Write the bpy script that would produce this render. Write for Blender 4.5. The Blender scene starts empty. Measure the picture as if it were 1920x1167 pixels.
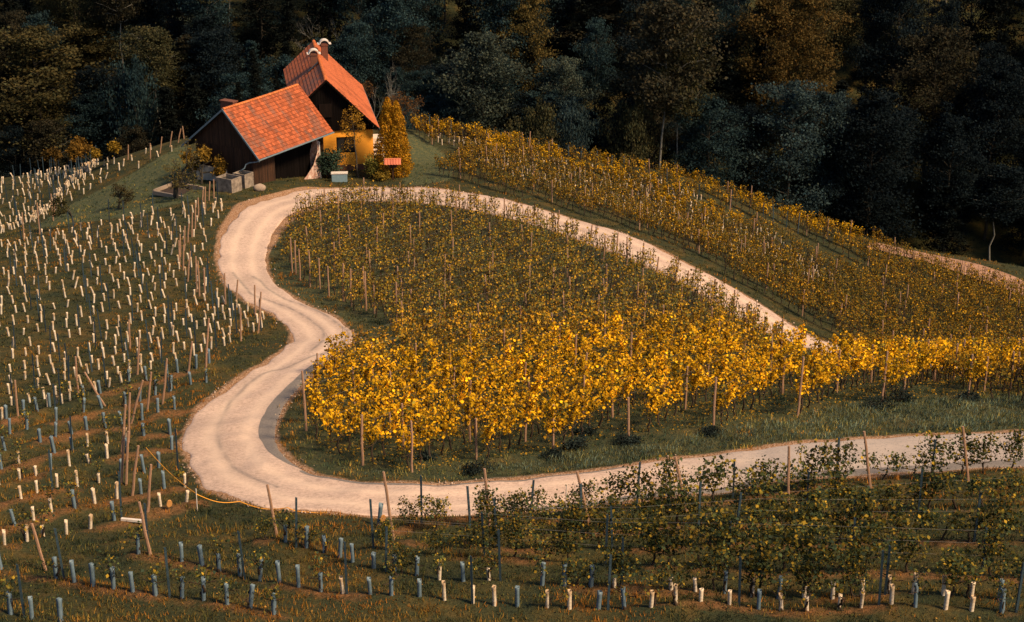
import bpy, math, random
import numpy as np
from mathutils import Vector

# ------------------------------------------------------------------ camera, world, sun
W0, H0, FPX, CZ, PITCH = 1920.0, 1167.0, 3045.0, 40.0, math.radians(21)
scn = bpy.context.scene
cam_d = bpy.data.cameras.new("camera"); cam = bpy.data.objects.new("camera", cam_d)
scn.collection.objects.link(cam); scn.camera = cam
cam.location = (0, 0, CZ); cam.rotation_euler = (math.pi/2 - PITCH, 0, 0)
cam_d.sensor_width = 36; cam_d.lens = 36*FPX/W0; cam_d.clip_end = 6000; cam_d.clip_start = 0.5

SUN_EL, SUN_AZ = math.radians(46), math.radians(121)   # azimuth clockwise from +Y
sdir = Vector((math.sin(SUN_AZ)*math.cos(SUN_EL), math.cos(SUN_AZ)*math.cos(SUN_EL), math.sin(SUN_EL)))
world = bpy.data.worlds.new("World"); scn.world = world; world.use_nodes = True
wn = world.node_tree; bgn = wn.nodes["Background"]; sky = wn.nodes.new("ShaderNodeTexSky")
sky.sky_type = 'NISHITA'; sky.sun_disc = False; sky.sun_elevation = SUN_EL; sky.sun_rotation = SUN_AZ
wn.links.new(sky.outputs[0], bgn.inputs[0]); bgn.inputs[1].default_value = 0.09
sd = bpy.data.lights.new("sun", 'SUN'); sd.energy = 5.0; sd.angle = math.radians(11.0); sd.color = (1.0, 0.71, 0.42)
so = bpy.data.objects.new("sun", sd); scn.collection.objects.link(so)
so.rotation_euler = (-sdir).to_track_quat('-Z', 'Y').to_euler(); so.location = (100, -30, 120)
scn.view_settings.view_transform = 'Standard'; scn.view_settings.look = 'None'
scn.view_settings.exposure = 0.40; scn.view_settings.gamma = 1.0
scn.cycles.max_bounces = 5; scn.cycles.diffuse_bounces = 3; scn.cycles.transmission_bounces = 2
scn.cycles.use_adaptive_sampling = True

rng = np.random.default_rng(7); random.seed(7)
COL = scn.collection

# ------------------------------------------------------------------ projection helpers
FW = np.array([0, math.cos(PITCH), -math.sin(PITCH)]); UP = np.array([0, math.sin(PITCH), math.cos(PITCH)])
def rays(px, py):
    px = np.asarray(px, float); py = np.asarray(py, float)
    return FW + np.stack([(px-W0/2)/FPX, 0*px, 0*px], -1) + UP*((H0/2-py)/FPX)[..., None]
def proj(P):
    q = np.asarray(P, float) - [0, 0, CZ]; f = q@FW
    return W0/2+FPX*q[..., 0]/f, H0/2-FPX*(q@UP)/f, f
def onz(px, py, z):
    d = rays(px, py); return np.array([0, 0, CZ])+d*((z-CZ)/d[2])

# ------------------------------------------------------------------ terrain
CT = [(960,1167,50.5),(960,1130,52),(960,1040,57.3),(960,950,63),(960,900,66),(960,870,68),(960,760,79),(960,650,92),(960,550,107),(960,470,119),
 (450,470,119),(560,640,93),(450,800,76.5),(500,930,64.5),(700,900,66),(640,750,80),(700,650,91),(340,840,73),
 (0,1167,48),(0,1030,58),(200,1000,60),(0,880,71),(200,850,73),(0,800,80),(200,740,84.5),(400,665,91),(0,700,91),(0,600,103),
 (200,600,102.5),(400,580,103),(0,440,138),(200,420,130),(400,400,128.5),(0,500,121),(200,500,115),(0,335,170),(200,302,162),(345,262,155),
 (60,400,150),(150,400,142),(250,345,147),(1200,450,124),(1300,520,114.5),(1560,655,104),(1100,415,130),(960,375,135),
 (1300,860,67.5),(1300,800,72),(1500,780,73.5),(1700,750,76.5),(1920,745,77),(1920,808,70),(1920,875,65),(1600,890,65),(1920,1000,57),
 (1920,1167,49),(1500,1080,53.5),(1300,950,62),(1300,650,92),(1300,600,101),(1500,705,85),(1140,600,99.5),
 (1920,700,98),(1920,640,112),(1920,585,128),(1920,545,140),(1920,502,150),(1700,466,150),(1500,407,154),(1300,335,158),(1100,303,160),
 (900,272,162),(780,248,163),(1600,600,116),(1500,500,134),(1300,420,140),(1100,360,146),(900,310,150),(1750,620,116)]
C3 = [np.array([0,0,CZ])+rays(a,b)*c for a,b,c in CT]
for (a,b,z) in [(476,346,0.0),(400,350,-.3),(371,336,-.4),(606,334,-1.85),(701,320,-1.9),(650,350,-1.2),(760,330,-1.9),(540,368,-.1),(560,345,-.6),(820,300,-2.6),(720,300,-2.1)]:
    C3.append(onz(a,b,z))
C3 = np.array(C3)
EXT = []
for (a,b,c) in [(0,335,170),(200,302,162),(345,262,155),(1920,502,150),(1700,466,150),(1500,407,154),(1300,335,158),(1100,303,160),(900,272,162),(780,248,163)]:
    p = np.array([0,0,CZ])+rays(a,b)*c
    EXT.append(p+[0,12,-4.5]); EXT.append(p+[0,30,-15])
for p in [(-22,150,-1.2),(-14,162,-2.2),(-14,172,-7),(-24,172,-8),(-14,188,-15),(-45,60,14.),(60,60,15),(75,100,-3),(80,140,-16),(-62,110,0),(-72,150,-9)]:
    EXT.append(np.array(p, float))
C3 = np.vstack([C3, EXT])
def tps_fit(P, z, lam=0.6):
    n = len(P); r = np.hypot(P[:,None,0]-P[None,:,0], P[:,None,1]-P[None,:,1])/50
    K = np.where(r > 0, r*r*np.log(r+1e-12), 0)+lam*1e-3*np.eye(n)
    A = np.zeros((n+3, n+3)); A[:n,:n] = K; A[:n,n] = 1; A[:n,n+1:] = P/50; A[n:,:n] = A[:n,n:].T
    return np.linalg.solve(A, np.concatenate([z, [0,0,0]]))
TW = tps_fit(C3[:,:2], C3[:,2])
def tps(x, y):
    out = TW[-3]+TW[-2]*x/50+TW[-1]*y/50
    for i in range(len(C3)):
        r2 = ((x-C3[i,0])**2+(y-C3[i,1])**2)/2500
        out = out+TW[i]*0.5*r2*np.log(r2+1e-12)
    return out
def sstep(a, b, t):
    t = np.clip((t-a)/(b-a), 0, 1); return t*t*(3-2*t)
def vnoise(x, y, s, seed=0):
    x = x/s+seed*17.3; y = y/s-seed*9.1; xi = np.floor(x).astype(int); yi = np.floor(y).astype(int); fx = x-xi; fy = y-yi
    def h(a, b):
        n = (a*73856093) ^ (b*19349663) ^ (seed*83492791); n = (n*1103515245+12345) & 0x7fffffff; n = (n >> 8) & 0xffff
        return n/65535.0
    u = fx*fx*(3-2*fx); v = fy*fy*(3-2*fy)
    return (h(xi,yi)*(1-u)+h(xi+1,yi)*u)*(1-v)+(h(xi,yi+1)*(1-u)+h(xi+1,yi+1)*u)*v
def zforest(x, y):
    f = -27-10*sstep(10, 70, x)-3*sstep(20, 70, -x)
    f = f+0.5*np.clip(y-212, 0, 190)+0.2*np.clip(-x-90, 0, 150)
    return f+1.5*(vnoise(x, y, 17, 3)-.5)
def Hraw(x, y):
    xc = np.clip(x, -72, 88); yc = np.clip(y, 38, 196)
    z = tps(xc, yc)-0.12*np.abs(x-xc)
    z = z+np.clip(0.27*(38-y), 0, 45)*sstep(38, 30, y)*1.0
    z = z+0.22*(vnoise(x, y, 3.1, 1)-.5)*sstep(15, 30, 200-y)+0.16*(vnoise(x, y, 1.1, 2)-.5)*sstep(110, 70, y)
    w = sstep(186, 213, y)
    return z*(1-w)+zforest(x, y)*w+1.5*np.clip(x-100, 0, 125)*sstep(134, 176, y)  # last term: steep unseen hill at right, added to shade the forest
GX0, GX1, GY0, GY1, GS = -130., 150., 22., 330., .5
gx = np.arange(GX0, GX1+.01, GS); gy = np.arange(GY0, GY1+.01, GS)
GXX, GYY = np.meshgrid(gx, gy, indexing='ij'); G0 = Hraw(GXX, GYY)
GS = .25; gx2 = np.arange(GX0, GX1+.01, GS); gy2 = np.arange(GY0, GY1+.01, GS)
def up2(A): B = np.empty((A.shape[0]*2-1, A.shape[1])); B[::2] = A; B[1::2] = (A[:-1]+A[1:])/2; C = np.empty((B.shape[0], A.shape[1]*2-1)); C[:,::2] = B; C[:,1::2] = (B[:,:-1]+B[:,1:])/2; return C
gx, gy = gx2, gy2; GRID = up2(G0)
def Hh(x, y):
    x = np.asarray(x, float); y = np.asarray(y, float)
    u = np.clip((x-GX0)/GS, 0, len(gx)-1.001); v = np.clip((y-GY0)/GS, 0, len(gy)-1.001)
    i = u.astype(int); j = v.astype(int); a = u-i; b = v-j
    return (GRID[i,j]*(1-a)+GRID[i+1,j]*a)*(1-b)+(GRID[i,j+1]*(1-a)+GRID[i+1,j+1]*a)*b
def hit(px, py):
    px = np.atleast_1d(np.asarray(px, float)); py = np.atleast_1d(np.asarray(py, float))
    d = rays(px, py); ts = np.arange(40, 330, .4); out = np.full(len(px), np.nan)
    for k in range(0, len(px), 4000):
        dd = d[k:k+4000]; X = dd[:,0,None]*ts; Y = dd[:,1,None]*ts; Z = CZ+dd[:,2,None]*ts
        below = Z < Hh(X, Y); idx = np.argmax(below, 1); ok = below.any(1)
        lo = ts[np.maximum(idx-1, 0)]; hi = ts[idx]
        for _ in range(12):
            m = (lo+hi)/2; b = (CZ+dd[:,2]*m) < Hh(dd[:,0]*m, dd[:,1]*m); hi = np.where(b, m, hi); lo = np.where(b, lo, m)
        out[k:k+4000] = np.where(ok, hi, 330)
    P = np.array([0,0,CZ])+d*out[:,None]; P[:,2] = Hh(P[:,0], P[:,1]); return P
def g3(p): return np.array([p[0], p[1], float(Hh(p[0], p[1]))])
DM_S = 8
_dy, _dx = np.mgrid[0:H0+DM_S:DM_S, -80:W0+80+DM_S:DM_S]
_P = hit(_dx.ravel(), _dy.ravel()); DMAP = proj(_P)[2].reshape(_dx.shape)
def visible(P, tol=3.0):
    a, b, f = proj(P); i = np.clip((b/DM_S).round().astype(int), 0, DMAP.shape[0]-1); j = np.clip(((a+80)/DM_S).round().astype(int), 0, DMAP.shape[1]-1)
    return f < DMAP[i,j]+tol
def inpoly(px, py, poly):
    px = np.asarray(px); py = np.asarray(py); r = np.zeros(px.shape, bool); n = len(poly)
    for i in range(n):
        x1, y1 = poly[i]; x2, y2 = poly[(i+1) % n]
        if y1 == y2: continue
        c = ((y1 > py) != (y2 > py)) & (px < (x2-x1)*(py-y1)/(y2-y1)+x1); r ^= c
    return r

# ------------------------------------------------------------------ mesh helpers
def link(o, parent=None):
    COL.objects.link(o)
    if parent is not None: o.parent = parent
    return o
def mesh(name, V, F, cols=None, mats=None, midx=None, smooth=False):
    me = bpy.data.meshes.new(name); V = np.asarray(V, np.float32)
    if isinstance(F, np.ndarray):
        n, k = F.shape; me.vertices.add(len(V)); me.vertices.foreach_set("co", V.ravel())
        me.loops.add(n*k); me.loops.foreach_set("vertex_index", F.astype(np.int32).ravel())
        me.polygons.add(n); me.polygons.foreach_set("loop_start", np.arange(0, n*k, k, dtype=np.int32))
    else:
        me.from_pydata([tuple(map(float, v)) for v in V], [], F); n = len(F)
    for m in (mats or []): me.materials.append(m)
    if midx is not None: me.polygons.foreach_set("material_index", np.asarray(midx, np.int32))
    if smooth: me.polygons.foreach_set("use_smooth", np.ones(n, bool))
    if cols is not None:
        a = me.color_attributes.new("Col", 'FLOAT_COLOR', 'POINT'); c = np.ones((len(V), 4), np.float32); c[:,:3] = np.asarray(cols, np.float32)[:,:3]
        a.data.foreach_set("color", c.ravel())
    me.update(calc_edges=True); return me
def tag(o, label=None, cat=None, group=None, kind=None):
    if label: o["label"] = label
    if cat: o["category"] = cat
    if group: o["group"] = group
    if kind: o["kind"] = kind
    return o
def empty(name, loc=(0,0,0), rz=0, **k):
    o = bpy.data.objects.new(name, None); o.location = loc; o.rotation_euler = (0, 0, rz); o.empty_display_size = .2
    link(o); return tag(o, **k)
def part(name, me, parent=None): return link(bpy.data.objects.new(name, me), parent)
class MB:
    """collects polygons"""
    def __init__(s): s.V = []; s.F = []; s.C = []; s.M = []; s.n = 0
    def add(s, V, F, col=(1,1,1), m=0):
        V = np.asarray(V, float).reshape(-1, 3); s.V.append(V); s.F += [tuple(i+s.n for i in f) for f in F]
        c = np.asarray(col, float); s.C.append(np.broadcast_to(c, (len(V), 3)).copy()); s.M += [m]*len(F); s.n += len(V); return s
    def box(s, c, d, col=(1,1,1), m=0, rz=0, taper=1.0, rot=None):
        x, y, z = [q/2 for q in d]
        V = np.array([(-x,-y,-z),(x,-y,-z),(x,y,-z),(-x,y,-z),(-x*taper,-y*taper,z),(x*taper,-y*taper,z),(x*taper,y*taper,z),(-x*taper,y*taper,z)])
        if rz: ca, sa = math.cos(rz), math.sin(rz); V = V@np.array([[ca,sa,0],[-sa,ca,0],[0,0,1]])
        if rot is not None: V = V@np.asarray(rot).T
        return s.add(V+np.array(c), [(0,3,2,1),(4,5,6,7),(0,1,5,4),(1,2,6,5),(2,3,7,6),(3,0,4,7)], col, m)
    def tube(s, pts, rad, n=6, col=(1,1,1), m=0, cap=True):
        pts = np.asarray(pts, float); N = len(pts); rad = np.broadcast_to(rad, (N,)); V = []
        for i in range(N):
            t = pts[min(i+1, N-1)]-pts[max(i-1, 0)]; t = t/(np.linalg.norm(t)+1e-9)
            a = np.cross(t, [0,0,1] if abs(t[2]) < .9 else [1,0,0]); a /= np.linalg.norm(a); b = np.cross(t, a)
            for k in range(n):
                q = 2*math.pi*k/n; V.append(pts[i]+rad[i]*(a*math.cos(q)+b*math.sin(q)))
        F = [(i*n+k, i*n+(k+1) % n, (i+1)*n+(k+1) % n, (i+1)*n+k) for i in range(N-1) for k in range(n)]
        if cap: F += [tuple(range(n-1, -1, -1)), tuple(range((N-1)*n, N*n))]
        return s.add(V, F, col, m)
    def prism(s, poly, y0, y1, col=(1,1,1), m=0):
        """polygon in xz extruded along y"""
        n = len(poly); V = [(a, y0, b) for a, b in poly]+[(a, y1, b) for a, b in poly]
        F = [tuple(range(n)), tuple(range(2*n-1, n-1, -1))]+[(i, i+n, (i+1) % n+n, (i+1) % n) for i in range(n)]
        return s.add(V, F, col, m)
    def mesh(s, name, mats, smooth=False):
        return mesh(name, np.vstack(s.V), s.F, np.vstack(s.C), mats, s.M, smooth)
    def arrays(s):
        """quads only"""
        return np.vstack(s.V), np.array([f for f in s.F if len(f) == 4]), np.vstack(s.C), np.array([m for f, m in zip(s.F, s.M) if len(f) == 4])
def leaves(C, size, r, up=0.3, asp=.8):
    n = len(C); nrm = r.normal(size=(n,3)); nrm[:,2] = np.abs(nrm[:,2])+up; nrm /= np.linalg.norm(nrm, axis=1)[:,None]
    t = r.normal(size=(n,3)); u = np.cross(nrm, t); u /= np.linalg.norm(u, axis=1)[:,None]; v = np.cross(nrm, u)
    s = (np.asarray(size)*r.uniform(.5, 1.5, n))[:,None]
    V = np.stack([C+u*s, C+v*s*asp*.7+nrm*s*.25, C-u*s*.8, C-v*s*asp*.7+nrm*s*.2], 1).reshape(-1, 3)
    return V, np.arange(4*n).reshape(n, 4)
def merge(parts):
    V = []; F = []; C = []; M = []; o = 0
    for v, f, c, m in parts: V.append(v); F.append(f+o); C.append(c); M.append(m); o += len(v)
    return np.vstack(V), np.vstack(F), np.vstack(C), np.concatenate(M)
def xform(T, P, rz, s, tilt=None):
    ca, sa = math.cos(rz), math.sin(rz); V = T*np.asarray(s)
    if tilt is not None: V = V+np.stack([V[:,2]*tilt[0], V[:,2]*tilt[1], 0*V[:,2]], 1)
    return np.stack([V[:,0]*ca-V[:,1]*sa, V[:,0]*sa+V[:,1]*ca, V[:,2]], 1)+P

# ------------------------------------------------------------------ materials
def nodes(name):
    m = bpy.data.materials.new(name); m.use_nodes = True; nt = m.node_tree; nt.nodes.clear()
    out = nt.nodes.new("ShaderNodeOutputMaterial"); return m, nt, out
def N(nt, t, **kw):
    n = nt.nodes.new(t)
    for k, v in kw.items():
        if k[0] == '_': n.inputs[int(k[1:])].default_value = v
        else: setattr(n, k, v)
    return n
def noise(nt, scale, detail=4, rough=.6, coord='Object', vec=None):
    n = N(nt, "ShaderNodeTexNoise"); n.inputs["Scale"].default_value = scale; n.inputs["Detail"].default_value = detail; n.inputs["Roughness"].default_value = rough
    if vec is None: tc = N(nt, "ShaderNodeTexCoord"); vec = tc.outputs[coord]
    nt.links.new(vec, n.inputs["Vector"]); return n
def ramp(nt, fac, stops):
    r = N(nt, "ShaderNodeValToRGB"); e = r.color_ramp.elements
    while len(e) < len(stops): e.new(.5)
    for i, (p, c) in enumerate(stops): e[i].position = p; e[i].color = (*c, 1) if len(c) == 3 else c
    nt.links.new(fac, r.inputs[0]); return r
def mixc(nt, fac, a, b, mode='MIX'):
    n = N(nt, "ShaderNodeMix", data_type='RGBA', blend_type=mode); n.clamp_factor = True
    for s, v in ((0, fac), (6, a), (7, b)):
        if hasattr(v, 'is_linked') or hasattr(v, 'links'): nt.links.new(v, n.inputs[s])
        else: n.inputs[s].default_value = v if s == 0 else (*v, 1)
    return n.outputs[2]
def bump(nt, h, strength, dist=.05):
    b = N(nt, "ShaderNodeBump"); b.inputs["Strength"].default_value = strength; b.inputs["Distance"].default_value = dist
    nt.links.new(h, b.inputs["Height"]); return b.outputs[0]
def pmat(name, c1, c2, scale=6, rough=.85, bs=.3, bd=.02, attr=False, stretch=None, mid=None, spec=.3):
    m, nt, out = nodes(name); p = N(nt, "ShaderNodeBsdfPrincipled"); p.inputs["Roughness"].default_value = rough; p.inputs["Specular IOR Level"].default_value = spec
    vec = None
    if stretch:
        tc = N(nt, "ShaderNodeTexCoord"); mp = N(nt, "ShaderNodeMapping"); mp.inputs["Scale"].default_value = stretch; nt.links.new(tc.outputs["Object"], mp.inputs[0]); vec = mp.outputs[0]
    n = noise(nt, scale, 5, .65, vec=vec); st = [(.32, c1), (.68, c2)] if mid is None else [(.3, c1), (.5, mid), (.7, c2)]
    c = ramp(nt, n.outputs[0], st).outputs[0]
    if attr:
        a = N(nt, "ShaderNodeAttribute", attribute_name="Col"); c = mixc(nt, 1.0, c, a.outputs[0], 'MULTIPLY')
    nt.links.new(c, p.inputs["Base Color"])
    if bs: nt.links.new(bump(nt, n.outputs[0], bs, bd), p.inputs["Normal"])
    nt.links.new(p.outputs[0], out.inputs[0]); return m
def leafmat(name, objcol=False, trans=.35, jit=.35):
    m, nt, out = nodes(name); a = N(nt, "ShaderNodeAttribute", attribute_name="Col"); c = a.outputs[0]; oi = N(nt, "ShaderNodeObjectInfo")
    if objcol: c = mixc(nt, 1.0, c, oi.outputs["Color"], 'MULTIPLY')
    rr = ramp(nt, oi.outputs["Random"], [(0, (1-jit,)*3), (1, (1+jit*.6,)*3)]).outputs[0]; c = mixc(nt, 1.0, c, rr, 'MULTIPLY')
    d = N(nt, "ShaderNodeBsdfPrincipled"); d.inputs["Roughness"].default_value = .8; d.inputs["Specular IOR Level"].default_value = .06 if objcol else .15
    t = N(nt, "ShaderNodeBsdfTranslucent"); mx = N(nt, "ShaderNodeMixShader"); mx.inputs[0].default_value = trans
    nt.links.new(c, d.inputs["Base Color"]); nt.links.new(c, t.inputs[0]); nt.links.new(d.outputs[0], mx.inputs[1]); nt.links.new(t.outputs[0], mx.inputs[2])
    nt.links.new(mx.outputs[0], out.inputs[0]); return m
M_LEAF = leafmat("vine_leaf"); M_TREE = leafmat("tree_leaf", True, .25, .25); M_GRASS = leafmat("grass_blade", False, .3, 0)
M_BARK = pmat("vine_bark", (.018,.012,.008), (.06,.04,.026), 30, .9)
M_TBARK = pmat("tree_bark", (.02,.017,.013), (.07,.06,.045), 6, .9, stretch=(1,1,.3))
M_PALE = pmat("pale_bark", (.10,.10,.09), (.26,.25,.22), 5, .9, stretch=(1,1,.5))
M_POST = pmat("weathered_post", (.20,.115,.07), (.42,.27,.18), 14, .85, stretch=(4,4,.5), mid=(.32,.19,.12))
M_STAKE = pmat("stake_metal", (.022,.042,.058), (.045,.075,.098), 20, .5, bs=.05)
M_TUBEB = pmat("tube_blue", (.085,.14,.18), (.155,.215,.26), 9, .5, bs=.05, attr=True)
M_TUBEW = pmat("tube_white", (.30,.23,.15), (.68,.60,.48), 12, .6, bs=.05, attr=True, mid=(.58,.50,.39))
M_STONE = pmat("stone", (.17,.125,.09), (.40,.32,.25), 30, .9)
M_CONC = pmat("concrete", (.09,.075,.06), (.34,.28,.22), 2.6, .9, bs=.5, mid=(.22,.18,.145))

# ------------------------------------------------------------------ the road
PAIRS = [((1560,657),(1470,655)),((1480,605),(1395,597)),((1400,555),(1325,555)),((1320,510),(1250,516)),((1250,475),(1180,487)),((1180,442),(1100,453)),
 ((1110,420),(1030,430)),((1040,399),(960,410)),((960,378),(890,394)),((880,362),(820,384)),((800,352),(750,378)),((720,349),(690,377)),((650,349),(640,377)),
 ((590,355),(600,381)),((530,363),(563,389)),((480,378),(537,403)),((445,403),(517,426)),((420,435),(503,455)),((404,475),(496,482)),((405,510),(499,508)),
 ((422,537),(512,532)),((455,562),(540,555)),((500,584),(590,578)),((540,606),(645,602)),((558,630),(678,630)),((540,655),(658,650)),((500,680),(618,670)),
 ((450,708),(590,692)),((400,745),(560,725)),((355,780),(528,762)),((335,820),(512,800)),((342,862),(514,832)),((375,905),(533,862)),((415,932),(565,883)),
 ((470,950),(620,898)),((540,957),(680,906)),((620,962),(740,909)),((720,967),(800,910)),((830,966),(880,908)),((950,962),(970,900)),((1070,953),(1070,888)),
 ((1180,942),(1180,875)),((1300,925),(1300,858)),((1450,905),(1450,837)),((1600,893),(1600,824)),((1750,882),(1750,813)),((1930,875),(1930,808))]
ro = hit([p[0][0] for p in PAIRS], [p[0][1] for p in PAIRS])[:,:2]; ri = hit([p[1][0] for p in PAIRS], [p[1][1] for p in PAIRS])[:,:2]
def ext(a, at_start, n, step):
    d = (a[0]-a[2]) if at_start else (a[-1]-a[-3]); d = d/np.linalg.norm(d)
    e = [(a[0] if at_start else a[-1])+d*step*(i+1) for i in range(n)]
    return np.vstack([e[::-1], a]) if at_start else np.vstack([a, e])
ro = ext(ro, False, 4, 8); ri = ext(ri, False, 4, 8)
HID = [(86., 88.), (72., 90.), (58., 91.), (44., 92.5), (32., 95.)]     # the road runs on behind the yellow vines
ro = np.vstack([[(a, b+2.2) for a, b in HID], ro]); ri = np.vstack([[(a, b-2.2) for a, b in HID], ri])
def catmull(P, k):
    P = np.asarray(P, float); Q = np.vstack([2*P[0]-P[1], P, 2*P[-1]-P[-2]]); out = []
    for i in range(1, len(Q)-2):
        t = np.linspace(0, 1, k, endpoint=False)[:,None]; a, b, c, d = Q[i-1], Q[i], Q[i+1], Q[i+2]
        out.append(.5*((2*b)+(-a+c)*t+(2*a-5*b+4*c-d)*t*t+(-a+3*b-3*c+d)*t**3))
    return np.vstack(out+[P[-1:]])
for _ in range(2):   # ease jitter of the traced edges
    ro[1:-1] = .25*ro[:-2]+.5*ro[1:-1]+.25*ro[2:] if False else ro[1:-1]*.7+.15*(ro[:-2]+ro[2:]); ri[1:-1] = ri[1:-1]*.7+.15*(ri[:-2]+ri[2:])
ROs, RIs = catmull(ro, 14), catmull(ri, 14); ROADC = (ROs+RIs)/2; ROADW = np.linalg.norm(ROs-RIs, axis=1)/2
def road_dist(P):
    """signed distance to the road's edge (negative on it)"""
    P = np.asarray(P)[:,:2]; out = np.empty(len(P)); C = ROADC[::2]; Wd = ROADW[::2]
    for k in range(0, len(P), 20000):
        d = np.hypot(P[k:k+20000,None,0]-C[None,:,0], P[k:k+20000,None,1]-C[None,:,1]); out[k:k+20000] = (d-Wd[None,:]).min(1)
    return out
NW = 41; u = np.linspace(0, 1, NW)
jo = (vnoise(ROs[:,0], ROs[:,1], 1.3, 5)-.5)*.5; ji = (vnoise(RIs[:,0], RIs[:,1], 1.3, 6)-.5)*.16
Aun = (ROs-RIs)/np.linalg.norm(ROs-RIs, axis=1)[:,None]
A_, B_ = ROs+Aun*jo[:,None], RIs-Aun*ji[:,None]
RXY = A_[:,None,:]*(1-u)[None,:,None]+B_[:,None,:]*u[None,:,None]
RZ = Hh(RXY[...,0], RXY[...,1])+.045-.075*np.exp(-np.minimum(u, 1-u)/.018)[None,:]
RV = np.concatenate([RXY, RZ[...,None]], -1)
nr = len(RV)
def strip_faces(nr, nc, base=0):
    i, j = np.meshgrid(np.arange(nr-1), np.arange(nc-1), indexing='ij'); a = (i*nc+j).ravel()+base
    return np.stack([a, a+nc, a+nc+1, a+1], 1)
TR = [[(436,512),(450,528),(463,543),(475,555),(520,571),(560,588),(590,608),(607,625),(600,645),(583,660)],
      [(474,520),(490,530),(505,545),(530,560),(580,578),(622,600),(648,620)],
      [(545,690),(500,700),(465,722),(432,755),(412,795),(411,830),(430,868),(462,892),(520,915)],
      [(640,600),(655,615),(650,635),(630,655),(590,668),(540,690)]]
RC = np.zeros((nr, NW, 3)); P2 = RV.reshape(-1, 3)
for tl in TR:
    q = hit([a for a, b in tl], [b for a, b in tl])[:,:2]; q = catmull(q, 14)
    d = np.hypot(P2[:,None,0]-q[None,:,0], P2[:,None,1]-q[None,:,1]).min(1).reshape(nr, NW); RC[...,0] = np.maximum(RC[...,0], np.exp(-(d/.10)**2)*.6+np.exp(-(d/.45)**2)*.12)
xr = RXY[...,0]; RC[...,1] = sstep(4, 12, xr)*(RXY[...,1] < 90)          # worn, cracked stretch
RC[...,2] = np.exp(-((u[None,:]-.3)/.09)**2)+np.exp(-((u[None,:]-.7)/.09)**2)
m_road, nt, out = nodes("road_asphalt")
p = N(nt, "ShaderNodeBsdfPrincipled"); p.inputs["Roughness"].default_value = .9; p.inputs["Specular IOR Level"].default_value = .2
at = N(nt, "ShaderNodeAttribute", attribute_name="Col"); sp = N(nt, "ShaderNodeSeparateColor"); nt.links.new(at.outputs[0], sp.inputs[0])
n1 = noise(nt, .3, 4, .5); n2 = noise(nt, 5.5, 5, .9); c = ramp(nt, n1.outputs[0], [(.3, (.51,.38,.305)), (.7, (.61,.455,.365))]).outputs[0]
c = mixc(nt, .8, c, ramp(nt, n2.outputs[0], [(.38, (.55,.53,.52)), (.56, (1,1,1)), (.75, (1.12,1.1,1.08))]).outputs[0], 'MULTIPLY')
wt = N(nt, 'ShaderNodeMath', operation='MULTIPLY', _1=.5); nt.links.new(sp.outputs[2], wt.inputs[0]); c = mixc(nt, wt.outputs[0], c, (.72,.55,.42)); c = mixc(nt, sp.outputs[0], c, (.15,.135,.125))
vt = N(nt, "ShaderNodeTexVoronoi", feature='DISTANCE_TO_EDGE'); vt.inputs["Scale"].default_value = 2.6; tc = N(nt, "ShaderNodeTexCoord"); n3 = noise(nt, 1.5, 3)
vv = N(nt, "ShaderNodeVectorMath", operation='ADD'); nt.links.new(tc.outputs["Object"], vv.inputs[0]); nt.links.new(n3.outputs[1], vv.inputs[1]); nt.links.new(vv.outputs[0], vt.inputs["Vector"])
ck = ramp(nt, vt.outputs[0], [(.0, (1,1,1)), (.045, (0,0,0))]).outputs[0]; ml = N(nt, "ShaderNodeMath", operation='MULTIPLY'); nt.links.new(ck, ml.inputs[0]); nt.links.new(sp.outputs[1], ml.inputs[1])
c = mixc(nt, ml.outputs[0], c, (.12,.10,.085)); ml2 = N(nt, "ShaderNodeMath", operation='MULTIPLY', _1=.75); nt.links.new(sp.outputs[1], ml2.inputs[0]); c = mixc(nt, ml2.outputs[0], c, (.36,.32,.29))
nt.links.new(c, p.inputs["Base Color"]); nt.links.new(bump(nt, n2.outputs[0], .5, .02), p.inputs["Normal"]); nt.links.new(p.outputs[0], out.inputs[0])
# slab with short side skirts
sk = RV[:, [0, -1], :].copy(); sk[...,2] -= .25
V = np.vstack([RV.reshape(-1,3), sk[:,0], sk[:,1]]); F = strip_faces(nr, NW); i = np.arange(nr-1); b0 = nr*NW; b1 = b0+nr
F = np.vstack([F, np.stack([i*NW, b0+i, b0+i+1, (i+1)*NW], 1), np.stack([i*NW+NW-1, (i+1)*NW+NW-1, b1+i+1, b1+i], 1)])
F = F[:, ::-1]
tag(part("road", mesh("road", V, F, np.vstack([RC.reshape(-1,3), RC[:,0], RC[:,-1]]), [m_road], smooth=True)), "pale sandy asphalt road bending in a heart around the vines", "road", kind="structure")
# dark repair strips along the edges
M_PATCH = pmat("dark_asphalt", (.12,.11,.10), (.24,.21,.19), 12, .9, bs=.4, mid=(.18,.16,.145))
def patch(i0, i1, f0, f1, name):
    """f0,f1: functions of s in 0..1 giving cross coordinates"""
    idx = np.arange(i0, i1); s = np.linspace(0, 1, len(idx)); k = np.linspace(0, 1, 7)
    a = np.array([f0(t) for t in s]); b = np.array([f1(t) for t in s]); jj = (vnoise(idx*.05, idx*0., 1., 8)-.5)*.03; cc = (a+jj)[:,None]*(1-k)+(b)[:,None]*k
    XY = A_[idx][:,None,:]*(1-cc)[...,None]+B_[idx][:,None,:]*cc[...,None]; Z = Hh(XY[...,0], XY[...,1])+.052-.07*np.exp(-np.minimum(cc, 1-cc)/.018)
    o = part(name, mesh(name, np.concatenate([XY, Z[...,None]], -1).reshape(-1,3), strip_faces(len(idx), 7)[:, ::-1], None, [M_PATCH], smooth=True)); return tag(o, kind="structure")
o = 5*14
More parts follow.
